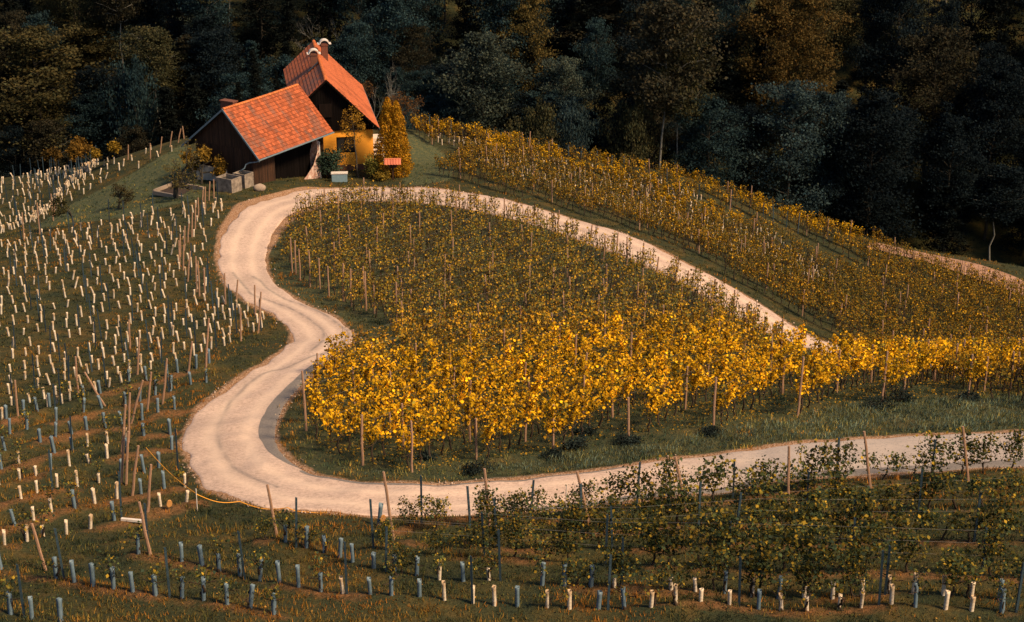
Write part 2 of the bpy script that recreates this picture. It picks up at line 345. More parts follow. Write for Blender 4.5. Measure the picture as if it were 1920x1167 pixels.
patch(o+26*14, o+33*14, lambda s: 1-.19*math.sin(math.pi*min(1, .12+s*.86))**.8, lambda s: 1.0, "road_patch")
patch(o+33*14, o+41*14, lambda s: .93, lambda s: 1.0, "road_patch")
patch(o+39*14, o+50*14, lambda s: -.01, lambda s: .07+.11*min(1, s*1.2), "road_patch")

# dirt track on the far crest
TK = [((1630,455),(1625,466)),((1700,470),(1690,482)),((1760,482),(1745,496)),((1830,497),(1815,520)),((1900,518),(1885,546)),((1960,535),(1950,572))]
ta = hit([a[0] for a, b in TK], [a[1] for a, b in TK])[:,:2]; tb = hit([b[0] for a, b in TK], [b[1] for a, b in TK])[:,:2]
dd_ = (ta[-1]-ta[-2]); ta = np.vstack([ta, ta[-1]+dd_*2]); tb = np.vstack([tb, tb[-1]+dd_*2])
ta, tb = catmull(ta, 10), catmull(tb, 10); cen = (ta+tb)/2; dr = (ta-tb)/np.linalg.norm(ta-tb, axis=1)[:,None]; hw = np.clip(np.linalg.norm(ta-tb, axis=1)/2, 1.5, 3.2)[:,None]
ta, tb = cen+dr*hw, cen-dr*hw; k = np.linspace(0, 1, 9); XY = ta[:,None]*(1-k)[None,:,None]+tb[:,None]*k[None,:,None]
TRACKC = cen
tag(part("dirt_track", mesh("dirt_track", np.concatenate([XY, Hh(XY[...,0], XY[...,1])[...,None]+.12], -1).reshape(-1,3), strip_faces(len(ta), 9)[:, ::-1], None, [pmat("track_dirt", (.22,.12,.075), (.40,.24,.16), 1.2, .95, bs=.4, mid=(.33,.19,.125))], smooth=True)), kind="structure")

# ------------------------------------------------------------------ rows (ground contact lines)
def line(pts, k=12):
    q = hit([a for a, b in pts], [b for a, b in pts])[:,:2]; return catmull(q, k)
def resample(L, n=None, step=None, off=0.):
    d = np.r_[0, np.cumsum(np.linalg.norm(np.diff(L, axis=0), axis=1))]
    t = np.linspace(0, d[-1], n) if n else np.arange(off, d[-1], step)
    return np.stack([np.interp(t, d, L[:,0]), np.interp(t, d, L[:,1])], 1)
def family(A, B, n):
    a, b = resample(A, 80), resample(B, 80); return [a*(1-t)+b*t for t in np.linspace(0, 1, n)]
A_ROWS = [line(r) for r in [
 [(-60,1145),(34,1163),(150,1178)],
 [(-50,1072),(59,1092),(202,1118),(358,1142),(526,1165)],
 [(255,1053),(328,1067),(443,1089),(566,1113),(640,1126),(742,1132),(882,1144),(1032,1149),(1188,1152),(1303,1147),(1367,1150),(1490,1156),(1612,1150),(1757,1158),(1950,1162)],
 [(488,1027),(555,1034),(617,1050),(696,1076),(785,1090),(825,1098),(916,1101),(1011,1109),(1112,1115),(1215,1120),(1328,1128),(1440,1130),(1560,1130),(1688,1130),(1820,1140),(1950,1143)],
 [(700,1040),(900,1060),(1100,1072),(1300,1080),(1500,1085),(1700,1088),(1970,1092)],
 [(760,1024),(900,1035),(1100,1042),(1300,1040),(1500,1034),(1700,1030),(1970,1028)],
 [(820,1006),(1000,1010),(1200,1005),(1400,995),(1600,980),(1800,968),(1970,960)],
 [(735,1010),(820,990),(918,985),(1105,976),(1285,958),(1440,936),(1630,912),(1815,900),(1980,893)]]]
B_ROWS = family(line([(-60,1062),(70,1028),(150,1007),(325,963),(385,946)]), line([(-60,818),(60,785),(150,757),(300,715),(395,690)]), 8)
C_ROWS = family(line([(-70,808),(100,765),(250,705),(400,655),(480,622),(525,604)]), line([(-70,462),(100,442),(200,420),(300,400),(420,380)]), 21)
D_ROWS = family(line([(-70,460),(40,425),(120,395),(250,322),(345,276)]), line([(-70,347),(60,327),(200,302),(345,260)]), 17)
DM = np.zeros((int((GX1-GX0)/.25)+2, int((200-GY0)/.25)+2))
def splat(L, width=.35, val=1.):
    q = resample(L, step=.15); k = 3
    iu = (q[:,0]-GX0)/.25; iv = (q[:,1]-GY0)/.25; i0 = iu.astype(int); j0 = iv.astype(int)
    for a in range(-k, k+1):
        for b in range(-k, k+1):
            I = i0+a; J = j0+b; ok = (I >= 0) & (J >= 0) & (I < DM.shape[0]) & (J < DM.shape[1]); d = np.hypot(I-iu, J-iv)*.25
            np.maximum.at(DM, (I[ok], J[ok]), val*np.exp(-(d[ok]/width)**2))
for L in A_ROWS: splat(L+[0, -.1], .42, .8)
for L in B_ROWS: splat(L+[0, -.3], .5, .8)
for L in C_ROWS: splat(L, .4, .55)
for L in D_ROWS: splat(L, .4, .35)
def dirt(x, y):
    i = np.clip(((x-GX0)/.25).round().astype(int), 0, DM.shape[0]-1); j = np.clip(((y-GY0)/.25).round().astype(int), 0, DM.shape[1]-1); return DM[i,j]

TERR = np.zeros(GRID.shape)
for L in A_ROWS+B_ROWS:
    q = resample(L, step=.12)+[0, .12]; iu = (q[:,0]-GX0)/GS; iv = (q[:,1]-GY0)/GS; i0 = iu.astype(int); j0 = iv.astype(int)
    for a in range(-5, 6):
        for b in range(-5, 6):
            I = i0+a; J = j0+b; d = np.hypot(I-iu, J-iv)*GS; np.maximum.at(TERR, (I, J), np.exp(-(d/.55)**2))
_gx, _gy = np.meshgrid(gx, gy, indexing='ij')
_rm = np.clip(road_dist(np.column_stack([_gx.ravel(), _gy.ravel()])[::1])/1.2, 0, 1).reshape(GRID.shape) if False else 1.
_s = TERR > .01; _rd = road_dist(np.column_stack([_gx[_s], _gy[_s]])); TERR[_s] *= sstep(.2, 1.6, _rd)
GRID = GRID+.30*TERR*(.5+vnoise(_gx, _gy, 2.2, 81))
# ground sheet
def axis(lo, hi, segs):
    a = [s for s0, s1, st in segs for s in np.arange(s0, s1, st)]; a.append(segs[-1][1])
    far = np.array([12, 30, 60, 110, 200, 400, 800, 1600]); return np.array(sorted([segs[0][0]-f for f in far]+a+[segs[-1][1]+f for f in far]))
ax = axis(0, 0, [(-120, -60, 2), (-60, 80, .32), (80, 150, 2)]); ay = axis(0, 0, [(24, 42, 1), (42, 80, .25), (80, 170, .5), (170, 330, 2)])
TX, TY = np.meshgrid(ax, ay, indexing='ij')
inside = (TX >= GX0) & (TX <= GX1) & (TY >= GY0) & (TY <= GY1)
TZ = np.where(inside, Hh(TX, TY), Hraw(TX, TY)); P = np.stack([TX, TY, TZ], -1).reshape(-1, 3)
rd = np.full(len(P), 9.); sel = (P[:,1] < 175) & (np.abs(P[:,0]) < 90); rd[sel] = road_dist(P[sel])
P[:,2] -= np.where(rd < -.4, .06, 0)
a_, b_, f_ = proj(P); heart = sstep(0, 1, 1.-np.clip(inpoly(a_, b_, [(560,395),(480,470),(520,550),(690,625),(560,740),(520,830),(600,890),(800,900),(1300,850),(1980,800),(1980,690),(1560,660),(1100,430),(760,370)])*0., 0, 1))
inh = inpoly(a_, b_, [(590,385),(500,470),(520,550),(690,625),(560,740),(520,830),(600,890),(800,905),(1300,855),(1980,805),(1980,690),(1560,660),(1100,440),(760,375)])
lawn = inpoly(a_, b_, [(760,350),(840,340),(860,310),(780,250),(740,260)]) | inpoly(a_, b_, [(60,430),(250,405),(380,370),(350,265),(250,325),(120,390)])
gc = np.zeros((len(P), 3)); gc[:,0] = dirt(P[:,0], P[:,1]); gc[:,1] = np.clip(np.exp(-(np.maximum(rd, 0)/(.06+.46*vnoise(P[:,0], P[:,1], 2.6, 15)+1.0*sstep(17, 24, P[:,0])*(P[:,1] > 68)*(P[:,1] < 80)))**2), 0, 1)*(rd < 3); gc[:,2] = np.where(inh, .6, np.where(lawn, 1., .25)); gc[:,0] *= sstep(.2,.85,vnoise(P[:,0],P[:,1],2.1,16)+.35*vnoise(P[:,0],P[:,1],.6,17))*(P[:,1] < 196)
m_g, nt, out = nodes("ground_grass"); p = N(nt, "ShaderNodeBsdfPrincipled"); p.inputs["Roughness"].default_value = .95; p.inputs["Specular IOR Level"].default_value = .1
at = N(nt, "ShaderNodeAttribute", attribute_name="Col"); sp = N(nt, "ShaderNodeSeparateColor"); nt.links.new(at.outputs[0], sp.inputs[0])
n1 = noise(nt, .45, 6, .7); n2 = noise(nt, 3.5, 5, .7); n3 = noise(nt, 12, 4, .7)
ca = ramp(nt, n1.outputs[0], [(.36, (.014,.022,.013)), (.52, (.042,.038,.014)), (.66, (.12,.070,.018))]).outputs[0]
cb = ramp(nt, n2.outputs[0], [(.3, (.042,.062,.040)), (.5, (.078,.092,.048)), (.7, (.15,.13,.05))]).outputs[0]
c = mixc(nt, sp.outputs[2], ca, cb); c = mixc(nt, .75, c, ramp(nt, n3.outputs[0], [(.3, (.45,.45,.45)), (.7, (1.4,1.4,1.4))]).outputs[0], 'MULTIPLY')
def modmask(ch, nz, lo, hi):
    m = N(nt, "ShaderNodeMath", operation='MULTIPLY'); nt.links.new(ch, m.inputs[0]); a = N(nt, "ShaderNodeMath", operation='ADD', _1=.35); nt.links.new(nz, a.inputs[0]); nt.links.new(a.outputs[0], m.inputs[1])
    r = N(nt, "ShaderNodeMapRange"); r.inputs[1].default_value = lo; r.inputs[2].default_value = hi; nt.links.new(m.outputs[0], r.inputs[0]); return r.outputs[0]
dc = ramp(nt, n3.outputs[0], [(.35, (.10,.045,.018)), (.65, (.28,.13,.055))]).outputs[0]
c = mixc(nt, modmask(sp.outputs[0], n2.outputs[0], .38, .8), c, dc)
gcx = ramp(nt, n3.outputs[0], [(.38, (.16,.08,.035)), (.5, (.34,.18,.09)), (.66, (.60,.44,.33))]).outputs[0]
c = mixc(nt, modmask(sp.outputs[1], n2.outputs[0], .42, .85), c, gcx)
nt.links.new(c, p.inputs["Base Color"]); nt.links.new(bump(nt, n3.outputs[0], .8, .12), p.inputs["Normal"]); nt.links.new(p.outputs[0], out.inputs[0])
tag(part("ground", mesh("ground", P, strip_faces(len(ax), len(ay)), gc, [m_g], smooth=True)), kind="structure")

# ------------------------------------------------------------------ buildings
def tilemat(name, stops, rough=.75):
    m, nt, out = nodes(name); p = N(nt, "ShaderNodeBsdfPrincipled"); p.inputs["Roughness"].default_value = rough; p.inputs["Specular IOR Level"].default_value = .25
    a = N(nt, "ShaderNodeAttribute", attribute_name="Col"); n = noise(nt, 9, 4, .7)
    c = mixc(nt, .55, a.outputs[0], ramp(nt, n.outputs[0], stops).outputs[0], 'MULTIPLY')
    nt.links.new(c, p.inputs["Base Color"]); nt.links.new(bump(nt, n.outputs[0], .4, .015), p.inputs["Normal"]); nt.links.new(p.outputs[0], out.inputs[0]); return m
M_TILE = tilemat("clay_tile", [(.3, (.55,.5,.5)), (.65, (1.1,1.1,1.1))])
M_WOOD = pmat("dark_boards", (.018,.009,.005), (.070,.029,.012), 3, .9, bs=.4, stretch=(6,6,.35), mid=(.038,.017,.008), attr=True)
M_BLACKW = pmat("black_boards", (.0025,.002,.002), (.007,.005,.0045), 3, .95, bs=.4, stretch=(6,6,.35), attr=True, spec=.05)  # black wood; on the barn bay it stands in for shade
M_RENDER = pmat("yellow_render", (.90,.37,.035), (.98,.42,.045), 1.5, .9, bs=.1, mid=(.95,.395,.04))
M_PLINTH = pmat("plinth_brown", (.13,.055,.035), (.22,.10,.06), 3, .9)
M_METAL = pmat("blue_grey_metal", (.10,.145,.175), (.16,.215,.25), 5, .5, bs=.05)
M_WHITE = pmat("white_paint", (.50,.45,.40), (.70,.65,.60), 5, .7, bs=.1)
M_BRICK = pmat("old_brick", (.06,.03,.022), (.24,.09,.055), 12, .9, bs=.4, stretch=(1,1,3), mid=(.14,.055,.035))
M_PLASTER = pmat("peeling_plaster", (.30,.12,.08), (.70,.60,.52), 3.2, .9, bs=.4, mid=(.46,.30,.24))
M_GLASS, nt, out = nodes("dark_glass"); p = N(nt, "ShaderNodeBsdfPrincipled"); p.inputs["Base Color"].default_value = (.02,.022,.025,1); p.inputs["Roughness"].default_value = .08; nt.links.new(p.outputs[0], out.inputs[0])
def roof_slope(mb, px, pz, ex, ez, y0, y1, tw, ch, pal, r, seed, bell=0., hump=1.):
    """lay overlapping clay tiles from ridge (px,pz) down to eave (ex,ez), between y0 and y1"""
    L = math.hypot(ex-px, ez-pz); nc = int(L/ch); nt_ = int((y1-y0)/tw); d = np.array([(ex-px)/L, 0, (ez-pz)/L]); nrm = np.array([-d[2], 0, d[0]]); nrm *= 1 if nrm[2] > 0 else -1
    for i in range(nc):
        a = i*L/nc; b = (i+1)*L/nc+.05
        for j in range(nt_):
            ya = y0+j*(y1-y0)/nt_; yb = ya+(y1-y0)/nt_; off = 0
            c = pal((i+.5)/nc, (j+.5)/nt_, i, j); lift = r.uniform(0, .012)*(hump > 0); sag = .05*math.sin(math.pi*(j+.5)/nt_)
            def pt(s, y, h):
                be = bell*max(0, s/L-.75)**2*4
                q = np.array([px, y, pz])+d*s+nrm*h; q[2] += -sag+be; return q
            g = .006 if hump else .0; m_ = (ya+yb)/2
            A = [pt(a, ya+g, .02), pt(a, m_, .02+.006*hump), pt(a, yb-g, .02), pt(b, yb-g, .055+lift), pt(b, m_, .055+.013*hump+lift), pt(b, ya+g, .055+lift), pt(b, ya+g, .0+lift), pt(b, yb-g, .0+lift)]
            F_ = [(0,1,4,5), (1,2,3,4), (5,4,3,7,6)]
            if nrm[0] < 0: F_ = [f[::-1] for f in F_]
            c = c*(.93 if nrm[0] < 0 else 1); mb.add(A, F_, c); gq = [(5,4,3,7,6)] if nrm[0] >= 0 else [(6,7,3,4,5)]; dk_ = [q_+d*.012-nrm*.004 for q_ in A]; mb.add(dk_, gq, (.06,.028,.02))  # dark butt faces paint in the shadow line below each course
def ridge_caps(mb, pz, y0, y1, step, r, px=0.):
    n = int((y1-y0)/step)
    for i in range(n):
        ya = y0+i*step; yb = ya+step*1.05; c = np.array([.62,.19,.06])*r.uniform(.7, 1.15); V = []; sg = .05*math.sin(math.pi*(i+.5)/n)
        for y, rr in ((ya, .15), (yb, .12)):
            for k in range(7): q = math.pi*k/6; V.append((px+math.cos(q)*rr*1.1, y, pz-.06-sg+math.sin(q)*rr))
        mb.add(V, [(k, k+1, k+8, k+7) for k in range(6)]+[tuple(range(6,-1,-1)), tuple(range(7,14))], c)
def boards(mb, x0, x1, y, zlo, ztop, w, r, axis='x', m=0, t=.03):
    """vertical boards with small gaps; ztop(x) gives the top"""
    n = max(1, int(abs(x1-x0)/w)); s = (x1-x0)/n
    for i in range(n):
        a = x0+i*s; b = a+s*.94; d = r.uniform(0, .012); zl = zlo(a) if callable(zlo) else zlo; zl2 = zlo(b) if callable(zlo) else zlo
        c = np.ones(3)*r.uniform(.6, 1.35)
        if axis == 'x': V = [(a,y-d,zl),(b,y-d,zl2),(b,y-d,ztop(b)),(a,y-d,ztop(a)),(a,y+t,zl),(b,y+t,zl2),(b,y+t,ztop(b)),(a,y+t,ztop(a))]
        else: V = [(y+d,a,zl),(y+d,b,zl2),(y+d,b,ztop(b)),(y+d,a,ztop(a)),(y-t,a,zl),(y-t,b,zl2),(y-t,b,ztop(b)),(y-t,a,ztop(a))]
        mb.add(V, [(0,1,2,3),(7,6,5,4),(0,4,5,1),(1,5,6,2),(2,6,7,3),(3,7,4,0)], c, m)

# barn -------------------------------------------------------------
r = np.random.default_rng(3)
BG = math.radians(-30); cor = onz(476, 346, 0.0); bgx = np.array([math.cos(BG), math.sin(BG), 0]); BO = cor-bgx*2.65
barn = empty("barn", (BO[0], BO[1], 0), BG, label="dark timber barn with an orange tiled roof on the bend of the road", cat="barn")
PZ = 6.35; RS, LS = (PZ-2.47)/3.6, (PZ-2.55)/4.8; BL = 10.4
def btop(x): return PZ-.16-(RS*x if x > 0 else -LS*x)
w = MB(); boards(w, -3.6, 2.65, 0, 3.02, btop, .17, r); boards(w, -3.6, 2.65, .035, lambda x: 0.95 if x < -.2 else -.15, lambda x: min(3.1, btop(x)), .19, r)
boards(w, 0, 3.0, 2.65, -.45, lambda y: btop(2.65), .18, r, 'y'); boards(w, 3.0, 9.8, 1.7, -2.1, lambda y: btop(1.7), .2, r, 'y', m=1); boards(w, 0, 9.9, -3.6, -1.0, lambda y: btop(-3.6), .3, r, 'y', t=-.03)  # open bay boards use the black wood to paint in recess shade
boards(w, -3.6, 2.65, 9.9, -2.2, btop, .3, r); boards(w, 1.7, 2.65, 3.0, -.9, lambda x: btop(x), .2, r)
wall_o = part("wall", w.mesh("wall", [M_WOOD, M_BLACKW]), barn)
bw = MB()
for i, (a, b) in enumerate([(-3.62, -3.2), (-3.2, -1.75), (-1.75, -.25)]): bw.box(((a+b)/2, .02, .0 if i else .3), (b-a-.01, .34, 1.9 if i else 2.5), (.95,.95,.95))
part("foundation_wall", bw.mesh("foundation", [pmat("limewashed_concrete", (.30,.26,.22), (.62,.56,.49), 2.5, .9, bs=.4, mid=(.5,.44,.38))]), barn)
def pal_barn(s, t, i, j):
    c = np.array([.38,.098,.036])*r.uniform(.6, 1.25); n = vnoise(np.array(j*.45), np.array(i*.22), 1., 21)+.5*vnoise(np.array(j*.9), np.array(i*.8), 1., 22)
    d = float(sstep(.72, 1.05, n))*r.uniform(.4, 1)*.9; return c*(1-d)+np.array([.17,.085,.06])*d*r.uniform(.7, 1.3)
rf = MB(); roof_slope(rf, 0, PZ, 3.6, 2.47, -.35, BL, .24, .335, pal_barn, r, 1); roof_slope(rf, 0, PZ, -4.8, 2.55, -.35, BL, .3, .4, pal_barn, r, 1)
rf.add([(0,-.3,PZ-.03),(3.55,-.3,2.44),(3.55,BL-.05,2.44),(0,BL-.05,PZ-.03)], [(0,1,2,3)], (.1,.05,.04)); rf.add([(0,-.3,PZ-.03),(-4.75,-.3,2.52),(-4.75,BL-.05,2.52),(0,BL-.05,PZ-.03)], [(3,2,1,0)], (.1,.05,.04))
rf.add([(0,-.3,PZ-.16),(3.55,-.3,2.30),(3.55,BL-.05,2.30),(0,BL-.05,PZ-.16)], [(3,2,1,0)], (.04,.03,.02)); rf.add([(0,-.3,PZ-.16),(-4.75,-.3,2.38),(-4.75,BL-.05,2.38),(0,BL-.05,PZ-.16)], [(0,1,2,3)], (.04,.03,.02))
ridge_caps(rf, PZ+.07, -.35, BL, .33, r); roof_o = part("roof", rf.mesh("barn_roof", [M_TILE]), barn)
ch = MB(); ch.box((-.9, 1.6, PZ-.35), (1.35, .6, 1.1), (1,1,1), rz=0); ch.box((-.9, 1.6, PZ+.24), (1.5, .72, .09), (1.1,.9,.8)); part("chimney", ch.mesh("barn_chimney", [M_BRICK]), roof_o)
def bargeboard(x0, z0, x1, z1, y, h=.2, t=.06, m=M_METAL):
    b = MB(); b.prism([(x0, z0), (x1, z1), (x1, z1-h), (x0, z0-h)], y-t/2, y+t/2); return b.mesh("bargeboard", [m])
part("bargeboard", bargeboard(0, PZ+.08, 3.72, PZ+.08-RS*3.72, -.40), barn); part("bargeboard", bargeboard(0, PZ+.078, -4.92, PZ+.08-LS*4.92, -.398), barn)
g = MB(); g.tube([(3.70, -.4, 2.36), (3.70, BL+.05, 2.36)], .07, 8); g.box((3.64, BL/2, 2.44), (.03, BL, .05)); part("gutter", g.mesh("gutter", [M_METAL]), barn)
g = MB(); g.tube([(3.68, -.25, 2.3), (3.25, -.2, 2.12), (2.5, -.22, 1.95), (2.2, -.35, 1.8), (2.15, -.5, 1.5), (1.7, -.75, 1.15)], .055, 8); part("downpipe", g.mesh("downpipe", [M_METAL], True), barn)
g = MB(); g.box((2.55, 10.15, .1), (.16, .16, 4.6)); part("corner_post", g.mesh("corner_post", [M_WOOD]), barn)
g = MB(); g.box((2.35, 9.78, -.25), (.14, .14, 3.6)); g.box((2.62, 9.55, -.25), (.12, .12, 3.6)); part("white_post", g.mesh("white_post", [M_WHITE]), barn)
g = MB(); g.prism([(1.1,-2.2),(2.6,-2.2),(2.6,1.4),(2.35,2.2),(1.9,1.2),(1.6,.2),(1.1,-.9)], 9.35, 9.5); g.add([(2.62,6.6,-1.6),(2.62,9.4,-2.2),(2.62,9.4,.9),(2.62,8.6,-.4),(2.62,7.6,-1.1)], [(0,1,2,3,4)]); part("plaster_wall", g.mesh("plaster", [M_PLASTER]), barn)

# house ------------------------------------------------------------
HP = 6.8; hA = onz(611, 149, HP); hB = onz(588, 77, HP); hR = (hB-hA)[:2]; HL = float(np.hypot(*hR)); hR /= HL; HRZ = math.atan2(-hR[0], hR[1])
GZ = -2.0
house = empty("farmhouse", (hA[0], hA[1], 0), HRZ, label="yellow farmhouse with a steep orange tiled roof and dark wooden gable", cat="house")
ER, EL = (4.65, 2.05), (-3.1, 4.0)
def htop(x): return HP-.14+((ER[1]-HP)/ER[0]*x if x > 0 else (EL[1]-HP)/EL[0]*x)
w = MB(); x0, x1, zb, zt = -2.75, 4.15, -1.4, 1.95; wx0, wx1, wz0, wz1 = .75, 2.45, -.28, 1.25
w.add([(x0,.35,zb),(wx0,.35,zb),(wx1,.35,zb),(x1,.35,zb),(x0,.35,wz0),(wx0,.35,wz0),(wx1,.35,wz0),(x1,.35,wz0),(x0,.35,wz1),(wx0,.35,wz1),(wx1,.35,wz1),(x1,.35,wz1),(x0,.35,zt),(wx0,.35,zt),(wx1,.35,zt),(x1,.35,zt)],
      [(0,1,5,4),(1,2,6,5),(2,3,7,6),(4,5,9,8),(6,7,11,10),(8,9,13,12),(9,10,14,13),(10,11,15,14)])
w.add([(wx0,.35,wz0),(wx1,.35,wz0),(wx1,.35,wz1),(wx0,.35,wz1),(wx0,.55,wz0),(wx1,.55,wz0),(wx1,.55,wz1),(wx0,.55,wz1)], [(0,1,5,4),(1,2,6,5),(2,3,7,6),(3,0,4,7)])
w.add([(x1,.35,zb),(x1,HL-.4,zb),(x1,HL-.4,zt+.4),(x1,.35,zt+.4),(x0,.35,zb),(x0,HL-.4,zb),(x0,HL-.4,3.9),(x0,.35,3.9)], [(0,1,2,3),(7,6,5,4)])
w.add([(x0,HL-.4,zb),(x1,HL-.4,zb),(x1,HL-.4,htop(x1)),(0,HL-.4,htop(0)),(x0,HL-.4,htop(x0))], [(4,3,2,1,0)])
part("wall", w.mesh("house_wall", [M_RENDER]), house)
w = MB(); w.box(((x0+x1)/2, HL/2, -2.1), (x1-x0+.06, HL-.7, 1.38)); part("plinth", w.mesh("plinth", [M_PLINTH]), house)
w = MB(); boards(w, x0-.05, x1+.05, .2, 1.9, htop, .22, r); gab = part("gable", w.mesh("gable", [M_BLACKW]), house)
w = MB(); w.box((-.15, .14, 3.85), (1.15, .08, 1.25), (2.2,2.0,1.8)); fr = part("window_shutter", w.mesh("shutter", [M_BLACKW]), house)
win = MB()
for q in ((wx0+.05, .5, (wz0+wz1)/2, .1, wz1-wz0), (wx1-.05, .5, (wz0+wz1)/2, .1, wz1-wz0), ((wx0+wx1)/2, .5, (wz0+wz1)/2, .08, wz1-wz0)): win.box((q[0], q[1], q[2]), (q[3], .07, q[4]))
win.box(((wx0+wx1)/2, .5, wz1-.05), (wx1-wx0-.2, .065, .1)); win.box(((wx0+wx1)/2, .5, wz0+.05), (wx1-wx0-.2, .065, .1))
wo = part("window", win.mesh("window_frame", [M_BLACKW]), house); g = MB(); g.add([(wx0,.54,wz0),(wx1,.54,wz0),(wx1,.54,wz1),(wx0,.54,wz1)], [(0,1,2,3)]); part("pane", g.mesh("pane", [M_GLASS]), wo)
def pal_l(s, t, i, j):
    c = np.array([.52,.14,.052])*r.uniform(.75, 1.15); n = vnoise(np.array(j*.45), np.array(i*.28), 1., 31); d = float(sstep(.40, .66, n))*.85*float(sstep(1., .35, t))*r.uniform(.3, 1); return c*(1-d)+np.array([.20,.11,.085])*d
def pal_r(s, t, i, j):
    c = np.array([.53,.145,.056])*r.uniform(.9, 1.06)
    if .32 < s < .75 and i % 3 == 0 and j % 4 == (i//3) % 2*2: c = c*.62
    return c*(1-.25*float(sstep(.55, .8, vnoise(np.array(j*.2), np.array(i*.25), 1., 33))))
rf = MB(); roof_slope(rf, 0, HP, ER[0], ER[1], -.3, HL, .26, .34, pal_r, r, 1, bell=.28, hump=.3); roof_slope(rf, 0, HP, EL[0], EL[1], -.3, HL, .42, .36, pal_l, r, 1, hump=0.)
for (ex, ez), sg in ((ER, 1), (EL, -1)):
    A = [(0,-.26,HP-.14),(ex*.99,-.26,ez-.14),(ex*.99,HL-.05,ez-.14),(0,HL-.05,HP-.14)]; rf.add(A, [(3,2,1,0) if sg > 0 else (0,1,2,3)], (.035,.025,.02)); B = [(a, b, c+.1) for a, b, c in A]; rf.add(B, [(0,1,2,3) if sg > 0 else (3,2,1,0)], (.1,.05,.04))
ridge_caps(rf, HP+.08, -.3, HL+.1, .36, r); hroof = part("roof", rf.mesh("house_roof", [M_TILE]), house)
part("bargeboard", bargeboard(0, HP+.02, ER[0]+.05, ER[1]+.0, -.33, .2, .05, M_BLACKW), house); part("bargeboard", bargeboard(0, HP+.018, EL[0]-.05, EL[1]+.0, -.328, .2, .05, M_BLACKW), house)
g = MB(); g.tube([(ER[0]+.08,-.25,ER[1]-.06),(ER[0]+.08,HL,ER[1]-.06)], .06, 8); part('gutter', g.mesh('house_gutter', [M_METAL]), house)
def chimney(x, y, top):
    z0 = htop(x)-.1; c = MB(); c.box((x, y, (z0+top)/2), (.62, .62, top-z0)); c.box((x, y, top-.16), (.72, .72, .12), (1.2,1.2,1.2)); o = part("chimney", c.mesh("chimney", [M_BRICK]), hroof)
    c = MB(); V = []; n = 10
    for yy in (-.42, .42):
        for rr in (.44, .36):
            for k in range(n): q = math.pi*(.02+.96*k/(n-1)); V.append((x+math.cos(q)*rr*1.1, y+yy, top-.05+math.sin(q)*rr*.95+.0))
    F = []
    for k in range(n-1): F += [(k, k+1, 2*n+k+1, 2*n+k), (n+k+1, n+k, 3*n+k, 3*n+k+1), (k+1, k, n+k, n+k+1), (2*n+k, 2*n+k+1, 3*n+k+1, 3*n+k)]
    F += [(0, 2*n, 3*n, n), (n-1, 2*n-1, 4*n-1, 3*n-1)]; c.add(V, F)
    for sx in (-1, 1): c.box((x+sx*.56, y, top-.05), (.2, .86, .06))
    part("chimney_cap", c.mesh("chimney_cap", [M_WHITE]), hroof)
chimney(-.55, 8.2, HP+.75); chimney(.75, 12.6, HP+.75)
fl = MB(); fl.add([(-.95,7.3,htop(-.95)+.30),(-.2,7.3,htop(-.2)+.30),(-.2,7.85,htop(-.2)+.30),(-1.5,7.85,htop(-1.5)+.30)], [(0,1,2,3),(3,2,1,0)]); part("chimney_shadow_sheet", fl.mesh("shadow_sheet", [M_METAL]), hroof)  # sheet laid in place of the chimney's shadow on the tiles
bal = MB()
for k in range(4): bal.box((4.75, 2.2+.05*k, -.85+.42*k), (1.1, 1.6, .1 if k < 3 else .5), (1,.95,.9))
bal.box((5.2, 1.5, -.4), (.12, .12, 2.9)); part("outside_stair", bal.mesh("stair", [M_WHITE]), house)

# things by the barn and the house ----------------------------------
def uprt(px, py, z=None):
    p = hit(px, py)[0]; return p
def tub(px, py, w_, d_, h, name_lab):
    p = uprt(px, py); t = empty("concrete_trough", (p[0], p[1], p[2]-.1), BG, label=name_lab, cat="trough"); b = MB(); th = .09
    for c, d in (((0,-d_/2+th/2,h/2),(w_,th,h)), ((0,d_/2-th/2,h/2),(w_,th,h)), ((-w_/2+th/2,0,h/2-.002),(th,d_-2*th,h-.004)), ((w_/2-th/2,0,h/2-.002),(th,d_-2*th,h-.004))): b.box(c, d, np.ones(3)*1.0)
    b.box((0,0,.2),(w_-2*th,d_-2*th,.1)); part("basin", b.mesh("basin", [M_CONC]), t)
    g = MB(); g.add([(-w_/2+th,-d_/2+th,h-.22),(w_/2-th,-d_/2+th,h-.22),(w_/2-th,d_/2-th,h-.22),(-w_/2+th,d_/2-th,h-.22)], [(0,1,2,3)]); part("water", g.mesh("water", [M_GLASS]), t)
tub(430, 358, 1.7, 1.35, 1.35, "nearer square concrete water trough below the barn downpipe"); tub(457, 350, 1.3, 1.2, 1.35, "farther concrete water trough tucked against the barn corner")
def rock(p, s, seed, col=1.):
    r_ = np.random.default_rng(seed); nu, nv = 14, 9; V = []
    for j in range(nv+1):
        th = math.pi*j/nv
        for i in range(nu):
            ph = 2*math.pi*i/nu; d = np.array([math.sin(th)*math.cos(ph), math.sin(th)*math.sin(ph), math.cos(th)]); k = 1+.14*math.sin(3*ph+seed)*math.sin(th)+.1*math.sin(2*th+ph*2)
            V.append(d*k*np.array(s)*.5)
    F = [(j*nu+i, (j+1)*nu+i, (j+1)*nu+(i+1) % nu, j*nu+(i+1) % nu) for j in range(nv) for i in range(nu)]; return mesh("rock", np.array(V), F, None, [M_STONE], smooth=True)
p = uprt(487, 358); o = part("boulder", rock(p, (1.0,.8,.7), 4)); o.location = p+[0,0,.25]; o.rotation_euler = (0,0,.4); tag(o, "rounded pale boulder on the grass at the barn corner", "boulder")
